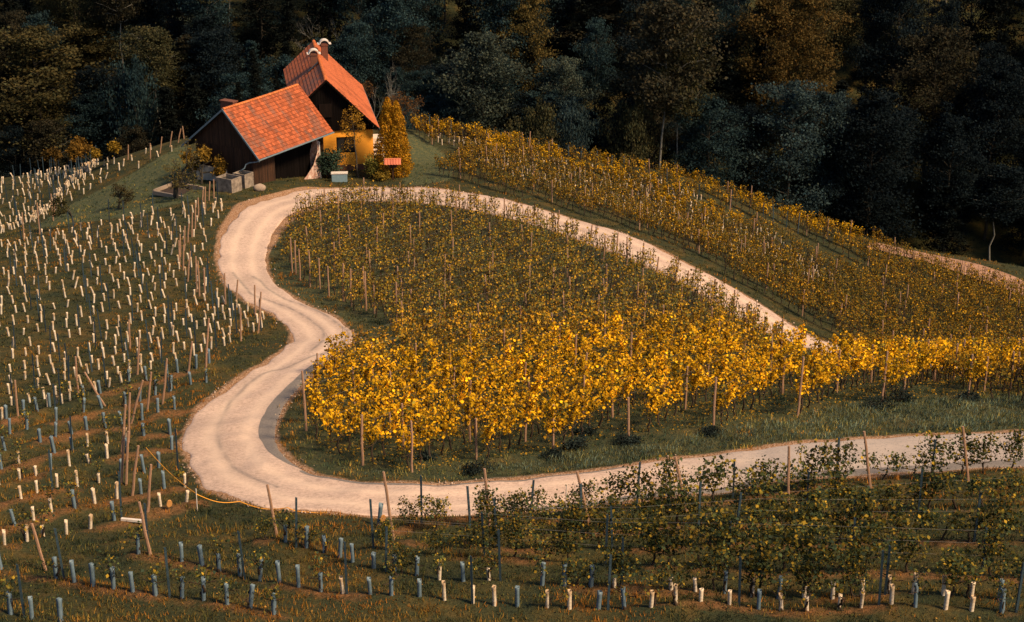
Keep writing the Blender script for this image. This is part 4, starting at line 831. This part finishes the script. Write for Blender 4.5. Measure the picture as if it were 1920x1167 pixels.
# rope, its marker sticks, tags and loose bits --------------------------------
def stick(px, py, ty, lab):
    P, tl, s = lean(px, py, px+2, ty); b = MB(); b.tube([(0,0,-.1),(.01,0,s*2.25)], .02, 6); o = part("marker_stick", b.mesh("stick", [M_WHITE])); o.location = P; tag(o, lab, "stick"); return P+np.array([.03,0,s*2.25*.75])
s1 = stick(370, 958, 915, "thin pale stick holding the orange rope below the bend"); s2 = stick(697, 990, 953, "thin pale stick between the blue tube and the road"); s3 = stick(1061, 962, 908, "thin pale stick at the road edge among the young vines")
m_rope = pmat("orange_rope", (.75,.30,.02), (.85,.38,.03), 5, .6, bs=0)
def rope(pts, lab):
    q = []
    for i in range(len(pts)-1):
        for t in np.linspace(0, 1, 10, endpoint=False):
            c = np.array(pts[i])*(1-t)+np.array(pts[i+1])*t; c[2] = max(c[2]-.18*math.sin(math.pi*t), float(Hh(c[0], c[1]))+.05); q.append(c)
    q.append(np.array(pts[-1])); b = MB(); b.tube(q, .017, 5); tag(part("rope", b.mesh("rope", [m_rope])), lab, "rope")
r0 = hit(277, 875)[0]+[0,0,.9]; rope([r0, s1, hit(450, 950)[0]+[0,0,.22], hit(540, 960)[0]+[0,0,.18], hit(612, 966)[0]+[0,0,.12]], "orange rope strung from the leaning posts along the road bend")
rope([hit(1064, 962)[0]+[0,0,.3], hit(1130, 956)[0]+[0,0,.3], hit(1250, 944)[0]+[0,0,.25]], "short orange rope lying along the road among the young vines")
for (px, py, lab) in [(320, 957, "round orange tag hanging on a tube above the plank"), (719, 985, "round orange tag on the blue tube by the first road post")]:
    P = hit(px, py)[0]; b = MB(); b.tube([(0,-.02,0),(0,.02,0)], .13, 12); o = part("round_tag", b.mesh("tag", [pmat("tag_orange", (.55,.26,.08), (.65,.33,.11), 6, .6)])); o.location = P+[0,-.12,.35]; o.rotation_euler = (.2, 0, .5); o.scale = (.85, 1, 1.25); tag(o, lab, "tag")
    if px > 500: o = part("vine_tube", TUM['blue'][1]); o.location = P+[-.17,0,0]; o.rotation_euler = (0,.12,0); o.scale = (1.3,1.3,1.25); tag(o, "fat blue tube carrying a round orange tag near the first road post", "vine tube")
P = hit(247, 979)[0]; b = MB(); b.box((0,0,.08),(.8,.12,.09)); o = part("wooden_plank", b.mesh("plank", [M_WHITE])); o.location = P; o.rotation_euler = (0, .05, -.1); tag(o, "short pale plank lying at the foot of the leaning posts", "plank")

# ------------------------------------------------------------------ trees
def limb_tree(seed, H=20., R=5., base=.25, nl=24, ncl=6, npl=70, ls=.28, flat=.5, cone=0., trunk_r=.26, shape=1.0, droop=0.):
    """trunk with limbs that carry layered leaf clumps; returns wood arrays and leaf arrays"""
    r_ = np.random.default_rng(seed); m = MB(); top = H*.93
    tr = crook((0,0,-1.5), (r_.normal(0,.5), r_.normal(0,.5), top), 9, H*.008, r_); m.tube(tr, np.linspace(trunk_r, trunk_r*.15, 9), 7, cap=False); L = []; B = []
    def tp(z): return np.array([np.interp(z, tr[:,2], tr[:,0]), np.interp(z, tr[:,2], tr[:,1]), z])
    for i in range(nl):
        t = (i+r_.uniform(0, 1))/nl; z = H*(base+(.97-base)*t)*.97
        if cone: rad = R*((1-t)**cone+.04)*r_.uniform(.75, 1.1)
        else: rad = R*(math.sin(math.pi*min(1, .12+t*.88)**shape)**.6+.12)*r_.uniform(.55, 1.15)
        az = i*2.4+r_.normal(0, .35); up_ = (.15+.75*t)*rad*(0 if cone else 1)-droop*rad; e = tp(z)+np.array([math.cos(az)*rad, math.sin(az)*rad, up_*.6])
        c = crook(tp(z-(.0 if cone else rad*.25)), e, 5, rad*.05, r_); m.tube(c, np.linspace(.02+trunk_r*.28*(1-t*.7), .012, 5), 4, cap=False)
        for k in range(ncl):
            f = .35+.65*(k+r_.uniform(0, 1))/ncl; q = c[0]*(1-f)+c[-1]*f; sp_ = rad*.24*(1.2-.5*f)+.25; q = q+r_.normal(0, 1, 3)*[sp_*.8, sp_*.8, sp_*.35]
            n = max(4, int(npl*r_.uniform(.3, 1.4))); L.append(q+r_.normal(0, 1, (n,3))*[sp_*.75, sp_*.75, sp_*flat*.6]); B.append(np.full(n, r_.uniform(.65, 1.3)))
    C = np.vstack(L); V, F = leaves(C, ls, r_, .5, .9); g_ = np.concatenate(B)*r_.uniform(.7, 1.3, len(C)); hue = r_.normal(0, .10, len(C))+(np.concatenate(B)-.95)*.15
    col = np.stack([g_*(1+hue), g_, g_*(1-hue*.8)], 1); return m.arrays(), (V, F, np.repeat(col, 4, 0), np.zeros(len(F), int))
def bare_tree(seed, H=12., spread=.5, depth=6, r0=.2, leafn=0, ls=.1, lean_=(0,0), ratio=.72, kids=(2,3), first=.28):
    r_ = np.random.default_rng(seed); m = MB(); tips = []
    def grow(p, d, L, rr, k):
        pts = [p]; dd = d.copy()
        for _ in range(3): dd = dd+r_.normal(0, .16, 3)+[0,0,.03]; dd /= np.linalg.norm(dd); pts.append(pts[-1]+dd*L/3)
        m.tube(pts, np.linspace(rr, rr*.66, 4), 6 if k < 2 else (4 if k < 4 else 3), cap=False); tips.append((k, pts))
        if k >= depth: return
        for _ in range(r_.integers(kids[0], kids[1]+1)):
            nd = dd+r_.normal(0, spread, 3); nd[2] = max(nd[2], -.15)+.1; nd /= np.linalg.norm(nd); grow(pts[-1] if r_.random() < .7 else pts[2], nd, L*ratio*r_.uniform(.8, 1.15), rr*.62, k+1)
    d0 = np.array([lean_[0], lean_[1], 1.]); grow(np.array([0,0,-.2]), d0/np.linalg.norm(d0), H*first, r0, 0)
    lf = None
    if leafn:
        Q = [p[int(r_.integers(1, 4))]+r_.normal(0, ls*1.4, 3) for k, p in tips if k >= depth-2 for _ in range(leafn)]; Q = np.array(Q)
        V, F = leaves(Q, ls, r_, .2, .9); g_ = r_.uniform(.6, 1.4, len(Q)); col = np.stack([g_, g_, g_], 1); lf = (V, F, np.repeat(col, 4, 0), np.zeros(len(F), int))
    return m.arrays(), lf
def tmesh(name, t, bark): return (to_mesh("trunk", t[0], [bark], True), to_mesh("crown", t[1], [M_TREE]) if t[1] is not None else None)
BROAD = [tmesh("b", limb_tree(600+i, 20, [5.2,4.6,5.8,4.2,5.0][i], [.18,.28,.2,.35,.12][i], [30,26,34,24,30][i], 6, 130, .155, shape=[1,1.2,.9,1.3,1][i]), M_TBARK) for i in range(5)]
CONI = [tmesh("c", limb_tree(620+i, 20, [3.4,4.0][i], .08, 60, 5, 64, .15, flat=.35, cone=.9, droop=.22), M_TBARK) for i in range(2)]
BUSH = [tmesh("s", limb_tree(630+i, 8, 4.0, .06, 26, 6, 100, .13, trunk_r=.14), M_TBARK) for i in range(2)]
BIRCH = [tmesh("w", limb_tree(640+i, 20, 3.6, [.58,.6][i], 26, 6, 85, .15, trunk_r=.17), M_PALE) for i in range(2)]
BARE = [tmesh("n", bare_tree(650+i, 16, .42, 6, .2, 0), M_PALE) for i in range(2)]
KIND = dict(broad=(BROAD, 20), coni=(CONI, 20), bush=(BUSH, 8), birch=(BIRCH, 20), bare=(BARE, 16))
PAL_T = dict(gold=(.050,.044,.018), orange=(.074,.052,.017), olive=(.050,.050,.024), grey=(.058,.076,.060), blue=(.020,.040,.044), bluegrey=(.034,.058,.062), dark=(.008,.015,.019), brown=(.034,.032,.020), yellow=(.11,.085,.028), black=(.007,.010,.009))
NT = 0
def tree(px, top, depth, width, kind, col, lab, grp=None, name=None, h=None, base_px=None):
    """crown top at pixel (px, top) at that depth along the view; trunk on the ground below"""
    global NT
    P = np.array([0,0,CZ])+rays(px, top)*depth; gz = float(Hh(P[0], P[1])); hh = P[2]-gz if h is None else h; lst, H = KIND[kind]; t, c = lst[NT % len(lst)]; NT += 1
    hh = min(hh, 42); e = empty(name or {"coni": "conifer_tree", "bush": "bush", "birch": "birch_tree", "bare": "bare_tree"}.get(kind, "broadleaf_tree"), (P[0], P[1], P[2]-hh if h is None else gz), rng.uniform(0, 6.28), label=lab, cat="bush" if kind == "bush" else "tree", group=grp)
    R_ = {'broad':5.0,'coni':3.7,'bush':4.0,'birch':3.6,'bare':5.}[kind]; sxy = (width/2*depth/FPX)/R_*(1.12 if kind == 'broad' else 1); e.scale = (sxy, sxy, hh/H*1.03)
    part("trunk", t, e)
    if c is not None: o = part("crown", c, e); o.color = (*PAL_T[col], 1)
    return e
FT = [(60,52,222,190,'broad','gold',"broad golden-brown tree at the forest edge beyond the pale tube field"),(172,42,236,110,'broad','gold',"golden-topped tree rising behind the broad golden-brown one"),
 (112,45,240,80,'broad','blue',"blue-green tree between the two golden-brown trees"),(345,60,226,110,'coni','brown',"brown drooping conifer midway between the golden tree and the barn"),
 (402,5,246,110,'broad','grey',"grey-green round tree high behind the barn"),(318,-5,250,100,'broad','brown',"brownish tree high above the drooping conifer"),(245,30,238,110,'broad','blue',"dark blue-green tree left of the drooping conifer"),
 (250,130,218,90,'bush','blue',"low blue-green bush in the dark gap of the forest"),(541,80,226,70,'broad','olive',"olive tree just behind the farmhouse roof"),(500,20,245,90,'broad','blue',"bluish tree above the tall dark conifers"),
 (620,-20,236,100,'bare','grey',"pale bare tree rising above the farmhouse ridge"),(705,25,205,110,'bare','grey',"pale bare tree right of the farmhouse roof"),(738,30,215,80,'bare','grey',"second pale bare tree further from the farmhouse roof"),
 (905,60,214,140,'broad','grey',"light grey-green tree left of the yellow-topped tree"),(985,-15,226,90,'broad','yellow',"tall yellow-topped tree in the middle of the forest"),(1058,108,216,80,'broad','grey',"slim grey-yellow tree above the rounded bush"),
 (1010,205,206,90,'bush','olive',"rounded grey-green bush behind the tall pale post"),(1070,210,205,80,'bush','bluegrey',"bluish bush joined to the rounded one behind the crest"),
 (1243,0,203,150,'birch','brown',"birch with a pale trunk and brown crown"),(1276,50,205,100,'birch','olive',"second thinner birch beside the pale-trunked one"),(1150,-10,238,150,'broad','brown',"wide orange-brown tree between the yellow tree and the birch"),
 (1335,190,208,120,'broad','blue',"blue-green tree at the crest right of the birches"),(1330,60,232,130,'broad','olive',"olive tree behind the blue-green one at the crest"),(1442,-10,226,120,'broad','orange',"bright orange tree top against the dark forest"),
 (1530,-20,230,120,'broad','orange',"second orange tree beside the bright one"),(1490,155,211,140,'broad','bluegrey',"dusky blue-grey tree above the dirt track crest"),(1552,175,214,100,'broad','bluegrey',"smaller dusky blue-grey tree next to the larger one"),
 (1645,180,212,150,'broad','dark',"dark rounded tree above the start of the dirt track"),(1790,215,214,120,'broad','dark',"dark olive tree above the middle of the dirt track"),(1190,200,208,90,'bush','olive',"olive bush low between the pale-trunked birch and the rounded bush"),
 (840,120,225,100,'broad','dark',"dark tree filling the gap left of the light grey-green tree"),(1760,60,228,140,'broad','brown',"dim brown tree high over the dirt track"),(1880,120,222,130,'broad','dark',"nearly black tree above the end of the dirt track"),
 (763,188,186,50,'bush','bluegrey',"small blue-green bush behind the thuja")]
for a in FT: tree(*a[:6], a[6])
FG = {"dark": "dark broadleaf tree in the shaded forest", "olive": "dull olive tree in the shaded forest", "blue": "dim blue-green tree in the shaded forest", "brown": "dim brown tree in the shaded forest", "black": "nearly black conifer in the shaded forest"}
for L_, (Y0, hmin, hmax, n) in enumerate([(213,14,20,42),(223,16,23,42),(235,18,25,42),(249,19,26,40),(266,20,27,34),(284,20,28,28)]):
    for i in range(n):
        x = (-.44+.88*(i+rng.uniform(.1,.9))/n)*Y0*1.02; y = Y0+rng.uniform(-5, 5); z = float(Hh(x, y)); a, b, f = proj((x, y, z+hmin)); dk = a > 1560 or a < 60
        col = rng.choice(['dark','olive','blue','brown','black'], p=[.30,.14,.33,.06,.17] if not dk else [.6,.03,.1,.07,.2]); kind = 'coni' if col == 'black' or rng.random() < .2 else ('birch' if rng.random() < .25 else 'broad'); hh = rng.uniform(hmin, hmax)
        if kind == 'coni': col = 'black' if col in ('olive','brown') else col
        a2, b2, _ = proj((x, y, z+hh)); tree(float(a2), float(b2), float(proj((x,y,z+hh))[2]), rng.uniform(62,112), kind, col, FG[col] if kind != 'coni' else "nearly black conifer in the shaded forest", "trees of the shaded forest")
for i in range(16):   # trees on the unseen hill added beyond the frame to shade the forest
    x = rng.uniform(112, 149); y = rng.uniform(175, 290); z = float(Hh(x, y)); a, b, f = proj((x, y, z+22)); tree(float(a), float(b), float(f), 150, 'broad', 'dark', "dark tree on the added unseen hill beside the shaded forest", "trees on the added unseen shading hill")
# trees around the house
for (px, top, d, w_, lab) in [(470,88,166,52,"tall black conifer behind the barn ridge"),(517,128,156,22,"narrow black cypress between the barn and the farmhouse roof"),(448,150,164,40,"shorter black conifer beside the tall one behind the barn"),(757,240,152,26,"thin dark conifer hidden behind the thuja")]: tree(px, top, d, w_, 'coni', 'black', lab)
def unit_tree(name, arrs, P, lab, cat, bark, col, rz=0., s=1., pn=("trunk", "crown")):
    e = empty(name, P, rz, label=lab, cat=cat); e.scale = (s, s, s) if np.isscalar(s) else s; part(pn[0], to_mesh(pn[0], arrs[0], [bark], True), e)
    if arrs[1] is not None: o = part(pn[1], to_mesh(pn[1], arrs[1], [M_TREE]), e); o.color = (*col, 1)
    return e
# old fruit trees on the grass band
unit_tree("fruit_tree", bare_tree(700, 6.2, .85, 6, .26, 3, .06, (-.1,0), .77, (2,3), .25), hit(331, 372)[0], "old gnarled fruit tree with thin yellow leaves before the barn", "tree", M_TBARK, (.13,.105,.03))
unit_tree("fruit_tree", bare_tree(711, 3.6, .6, 5, .1, 16, .10, (.3,0), .74, (2,3), .27), hit(372, 352)[0]+[0,1.2,0], "orange-leaved shrubby tree leaning over the barn wall", "tree", M_TBARK, (.20,.12,.02), s=1.25)
unit_tree("fruit_tree", bare_tree(702, 3.6, .6, 5, .11, 7, .08, (.1,0), .74, (2,3), .28), hit(141, 424)[0], "small dark fruit tree at the edge of the pale tubes", "tree", M_TBARK, (.06,.055,.02))
unit_tree("fruit_tree", bare_tree(705, 3.0, .8, 5, .12, 4, .07, (.2,0), .74, (2,3), .3), hit(220, 392)[0], "crooked leafless fruit tree with forked trunk on the grass band", "tree", M_TBARK, (.06,.05,.02))
for (px, py, h_, c_, lab) in [(70,318,4.2,(.12,.06,.015),"upright yellowing sapling at the forest edge by the far posts"),(178,312,4.0,(.20,.11,.02),"bushy orange sapling at the far edge of the tube field"),(210,306,3.2,(.26,.16,.02),"small yellow shrub beside the bushy orange sapling"),(8,330,4.,(.06,.05,.03),"thin bare sapling at the outer end of the far tube field"),(108,322,3.,(.10,.06,.015),"short brownish shrub between the saplings")]:
    unit_tree("sapling", bare_tree(720+px, h_, .4, 5, .06, 12, .12, (0,0), .74, (2,3), .28), hit(px, py)[0], lab, "sapling", M_TBARK, c_)
# bare bushy trees behind the house
for (px, py, dpt, hh, sd, lab) in [(718,245,164,6.5,730,"tangled leafless brown tree behind the farmhouse roof"),(742,240,168,6.0,731,"second tangled leafless tree beside the thuja"),(690,230,170,7.,733,"leafless tree half hidden by the farmhouse roof")]:
    P = np.array([0,0,CZ])+rays(px, py)*dpt; P[2] = float(Hh(P[0], P[1])); tp_ = (583.5-py+100)/FPX; zt = float((np.array([0,0,CZ])+rays(px, py-105)*dpt)[2]); unit_tree("bare_tree", bare_tree(sd, zt-P[2], .55, 6, .2, 2, .09, (0,0), .74, (2,3), .27), P, lab, "tree", M_TBARK, (.12,.06,.02))
# slender yellow tree by the house wall
P = hit(672, 333)[0]; m = MB(); r_ = np.random.default_rng(5); m.tube(crook((0,0,-.2), (-.45,0,6.4), 7, .05, r_), np.linspace(.1,.02,7), 7, cap=False); L = []
for i in range(36):
    z = r_.uniform(3.2, 6.6); w_ = .75*math.sin(math.pi*np.clip((z-2.6)/4.3, 0, 1))**.7+.15; az = r_.uniform(0, 6.28); q = np.array([-.45*z/6.4+math.cos(az)*w_, math.sin(az)*w_, z]); m.tube([(-.45*(z-.6)/6.4,0,z-.6), q], .012, 3, cap=False); n = 34; L.append(q+r_.normal(0, .17, (n,3)))
for i in range(14): L.append(np.array([r_.uniform(-1.7,-.2), r_.normal(0,.3), r_.uniform(.9, 3.2)])+r_.normal(0, .18, (12,3)))
C = np.vstack(L); V, F = leaves(C, .075, r_, .2, .9); g_ = r_.uniform(.5, 1.4, len(C)); unit_tree("slender_tree", (m.arrays(), (V, F, np.repeat(np.stack([g_]*3, 1), 4, 0), np.zeros(len(F), int))), P, "slender yellowing tree in front of the yellow house wall", "tree", M_TBARK, (.34,.19,.025))
# thuja
def column(seed, H, R, n, ls, two=True):
    r_ = np.random.default_rng(seed); m = MB(); m.tube([(0,0,-.1),(0,0,H*.7)], [.12,.03], 6, cap=False); L = []
    for cx, hh, rr in (((-R*.30,H,R*.76),(R*.36,H*.96,R*.76)) if two else ((0,H,R),)):
        t = r_.beta(1.1, 1.3, n); az = r_.uniform(0, 6.28, n); w_ = rr*np.clip((1-t)**.55*(.45+.55*np.minimum(1, (t+.12)/.22)), .04, 1)*(.66+.62*vnoise(az*2.2+seed, t*11, 1., seed)); k = r_.uniform(.62, 1.1, n)
        L.append(np.stack([cx*(1-.3*t)+np.cos(az)*w_*k, np.sin(az)*w_*k, .05+t*hh], 1))
    C = np.vstack(L); V, F = leaves(C, ls, r_, .1, .7); b_ = .5+.9*vnoise(C[:,0]*1.+9, C[:,2]+C[:,1]*2, .3, 3); g_ = b_*r_.uniform(.7, 1.3, len(C)); return m.arrays(), (V, F, np.repeat(np.stack([g_*r_.uniform(.85,1.1,len(C)), g_, g_*.8], 1), 4, 0), np.zeros(len(F), int))
unit_tree("thuja", column(9, 7.3, 1.62, 9500, .085), hit(736, 335)[0]+[0,.9,0], "tall golden-orange twin thuja beside the farmhouse", "tree", M_TBARK, (.42,.21,.018))
def roundbush(seed, R, Hh_, n, ls):
    r_ = np.random.default_rng(seed); m = MB(); L = []
    for i in range(26):
        az = r_.uniform(0, 6.28); q = r_.uniform(.2, 1)**.6; c = np.array([math.cos(az)*R*q*.8, math.sin(az)*R*q*.8, Hh_*(.25+.68*r_.random()*(1-.35*q))]); m.tube([(0,0,-.1), c], [.03,.01], 4, cap=False); L.append(c+r_.normal(0, 1, (n//26,3))*[R*.24,R*.24,Hh_*.1])
    C = np.vstack(L); C[:,2] = np.maximum(C[:,2], .05); V, F = leaves(C, ls, r_, .4, .9); g_ = np.repeat(r_.uniform(.5, 1.4, 26), n//26)*r_.uniform(.7, 1.3, len(C)); return m.arrays(), (V, F, np.repeat(np.stack([g_]*3, 1), 4, 0), np.zeros(len(F), int))
unit_tree("bush", roundbush(31, 1.25, 2.9, 3600, .095), hit(619, 334)[0], "dark green bush between the barn post and the yellow wall", "bush", M_TBARK, (.045,.075,.05))
unit_tree("bush", roundbush(32, .85, 2.5, 1500, .09), hit(703, 334)[0], "small olive shrub on thin stems right of the slender tree", "bush", M_TBARK, (.14,.13,.03))
unit_tree("bush", roundbush(33, .7, 1.1, 700, .08), hit(716, 340)[0], "low yellowish shrub at the foot of the thuja", "bush", M_TBARK, (.28,.19,.03))
r_ = np.random.default_rng(77)
for i, (px, py, w_, h_) in enumerate([(896,885,1.0,.6),(1035,858,.7,.5),(1175,830,.9,.6),(1100,815,.8,.7),(1228,748,.7,.6),(1650,765,1.1,.6),(1690,752,.9,.9),(1812,752,.8,.6),(800,862,.6,.5),(1335,815,.7,.4),(1080,840,.8,.8)]):
    unit_tree("weed_clump", roundbush(40+i, w_*.72, h_*.62, 780, .045), hit(px, py)[0], f"dark weed clump at the foot of the golden rows, {od(i)} listed from the bend", "weeds", M_BARK, (.022,.033,.03), pn=("stem", "leaves"))

# ------------------------------------------------------------------ grass, gravel, fallen leaves
r_ = np.random.default_rng(99)
def scatter(n, x0, x1, y0, y1, dref, p=2.0):
    x = r_.uniform(x0, x1, n); y = r_.uniform(y0, y1, n); z = Hh(x, y); P = np.column_stack([x, y, z]); a, b, f = proj(P)
    ok = (a > -340) & (a < W0+260) & (b > 0) & (b < H0+90) & (r_.random(n) < (dref/np.maximum(f, dref))**p); P = P[ok]; return P[visible(P, 1.5)]
def grass(name, P, nb, hgt, wid, lab, colf):
    n = len(P); base = np.repeat(P, nb, 0)+np.column_stack([r_.normal(0, .09, (n*nb, 2)), np.full(n*nb, -.02)]); N_ = n*nb; f = np.repeat(proj(P)[2], nb); sc = np.clip(f/60, .9, 2.0)
    az = r_.uniform(0, 6.28, N_); h = hgt*r_.uniform(.45, 1.3, N_)*np.repeat(.6+.9*vnoise(P[:,0], P[:,1], 1.1, 51), nb); ln = r_.uniform(.1, .9, N_)*h; w_ = wid*sc*r_.uniform(.6, 1.4, N_)
    d = np.stack([np.cos(az), np.sin(az), 0*az], 1); s = np.stack([-np.sin(az), np.cos(az), 0*az], 1)
    V = np.stack([base-s*w_[:,None], base+s*w_[:,None], base+d*ln[:,None]*.55+s*(w_*.7)[:,None]+np.c_[0*h,0*h,h*.7], base+d*ln[:,None]+np.c_[0*h,0*h,h]], 1).reshape(-1, 3)
    o = part(name, mesh(name, V, np.arange(4*N_).reshape(N_, 4), np.repeat(colf(base), 4, 0), [M_GRASS])); return tag(o, lab, kind="stuff")
GP = np.array([(.012,.022,.014),(.024,.036,.017),(.055,.060,.020),(.13,.105,.026),(.24,.13,.022),(.30,.12,.018)])
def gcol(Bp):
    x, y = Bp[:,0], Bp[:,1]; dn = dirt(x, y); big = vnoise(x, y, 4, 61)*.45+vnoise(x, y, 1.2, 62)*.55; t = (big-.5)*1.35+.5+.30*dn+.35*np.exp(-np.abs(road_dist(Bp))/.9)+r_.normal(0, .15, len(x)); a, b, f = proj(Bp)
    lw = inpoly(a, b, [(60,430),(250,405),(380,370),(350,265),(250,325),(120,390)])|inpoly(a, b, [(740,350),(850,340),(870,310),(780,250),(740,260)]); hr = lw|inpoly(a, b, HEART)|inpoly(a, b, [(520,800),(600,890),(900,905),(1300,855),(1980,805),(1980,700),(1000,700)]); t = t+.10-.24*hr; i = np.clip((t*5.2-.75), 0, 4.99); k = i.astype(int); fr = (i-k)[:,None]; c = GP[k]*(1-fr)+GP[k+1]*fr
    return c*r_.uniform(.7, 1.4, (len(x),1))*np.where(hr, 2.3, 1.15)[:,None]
P = scatter(470000, -72, 82, 36, 150, 48); rd_ = road_dist(P); P = P[(rd_ > -.12+.45*vnoise(P[:,0], P[:,1], .9, 92)+.15*r_.random(len(P))) & (r_.random(len(P)) > .72*dirt(P[:,0], P[:,1])*sstep(.25,.6,vnoise(P[:,0],P[:,1],.7,64)))]
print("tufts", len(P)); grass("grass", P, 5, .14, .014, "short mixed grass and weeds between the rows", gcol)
# long pale grass on the strip below the golden vines
P = scatter(60000, -6, 45, 60, 84, 55); a, b, f = proj(P); rd_ = road_dist(P); P = P[inpoly(a, b, [(560,840),(700,905),(900,903),(1100,882),(1400,835),(1980,800),(1980,745),(1600,760),(1330,815),(1030,860),(760,895),(640,870)]) & (rd_ > .3)]
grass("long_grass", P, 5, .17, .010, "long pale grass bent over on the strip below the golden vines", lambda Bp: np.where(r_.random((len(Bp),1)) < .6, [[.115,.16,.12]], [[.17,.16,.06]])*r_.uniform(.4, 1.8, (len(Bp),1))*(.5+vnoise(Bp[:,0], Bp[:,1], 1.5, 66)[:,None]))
# broad leaves of clover and fallen vine leaves
P = scatter(160000, -62, 75, 40, 130, 46); P = P[(road_dist(P) > .15)]; V, F = leaves(P+[0,0,.07], .035, r_, 1.2, 1.); t = r_.random(len(P)); c = np.where((t < .7)[:,None], [[.024,.044,.024]], np.where((t < .93)[:,None], [[.10,.11,.03]], [[.45,.24,.05]]))*r_.uniform(.6, 1.4, (len(P),1))
tag(part("ground_cover", mesh("ground_cover", V, F, np.repeat(c, 4, 0), [M_GRASS])), "small weeds and fallen leaves scattered in the grass", kind="stuff")
P = scatter(60000, -10, 75, 60, 90, 60); a, b, f = proj(P); P = P[inpoly(a, b, HEART)]; V, F = leaves(P+[0,0,.12], .05, r_, 1.5, 1.); tag(part("fallen_leaves", mesh("fallen_leaves", V, F, np.repeat(np.array([[.38,.22,.02]])*r_.uniform(.3, 1.3, (len(P),1)), 4, 0), [M_GRASS])), "yellow leaves fallen under the golden vines", kind="stuff")
# gravel along the road's edges
P = scatter(420000, -30, 60, 50, 140, 60, 1.2); rd_ = road_dist(P); q = np.exp(-((rd_-.05)/.28)**2)*np.where(P[:,1] < 80, 1., .35); P = P[(r_.random(len(P)) < q*.4*sstep(.42, .7, vnoise(P[:,0], P[:,1], 2.3, 71))) & (rd_ > -.25)]
n = len(P); s = (.026*r_.uniform(.4, 1.7, n)*np.clip(proj(P)[2]/70, .8, 1.6))[:,None,None]; O8 = np.array([(-1,-1,-1),(1,-1,-1),(1,1,-1),(-1,1,-1),(-.6,-.6,.7),(.6,-.7,.8),(.7,.6,.6),(-.6,.7,.75)])
V = (O8[None]*r_.uniform(.5, 1.3, (n,8,3))*s+P[:,None,:]+[0,0,.05]).reshape(-1,3); F = (np.array([(0,3,2,1),(4,5,6,7),(0,1,5,4),(1,2,6,5),(2,3,7,6),(3,0,4,7)])[None]+8*np.arange(n)[:,None,None]).reshape(-1,4)
c = np.array([.44,.33,.25])*r_.uniform(.35, 1.3, (n,1)); 
m_grv, nt, out = nodes("gravel_stone"); p = N(nt, "ShaderNodeBsdfPrincipled"); a_ = N(nt, "ShaderNodeAttribute", attribute_name="Col"); nt.links.new(a_.outputs[0], p.inputs["Base Color"]); p.inputs["Roughness"].default_value = .9; nt.links.new(p.outputs[0], out.inputs[0])
tag(part("gravel", mesh("gravel", V, F, np.repeat(c, 8, 0), [m_grv])), "loose pale gravel along the road edges", kind="stuff"); print("gravel", n)

# ------------------------------------------------------------------ trellis wires
M_WIRE = pmat("wire_metal", (.16,.15,.14), (.24,.23,.22), 4, .4, bs=0)
def wires(P, hs, lab, grp):
    b = MB()
    for h in hs: b.tube(np.asarray(P)+[0,0,h], .0028, 3, cap=False)
    tag(part("trellis_wire", b.mesh("wire", [M_WIRE])), lab, "wire", grp)
for li in (7, 6, 5, 4):
    q = resample(A_ROWS[li], step=4.1); q = np.column_stack([q, Hh(q[:,0], q[:,1])]); wires(q, (.75, 1.2, 1.65), f"trellis wires of the {od(7-li)} young vine row below the road", "trellis wires below the road")
for i, (k, P) in enumerate(sorted(rowsE, key=lambda t: t[0])):
    P = P[np.argsort(P@np.array([dE[0], dE[1], 0]))][::5]
    if len(P) > 1: wires(P, (1.0, 1.5, 1.95), f"trellis wires of the {od(i)} slanting row inside the road loop", "trellis wires inside the road loop")
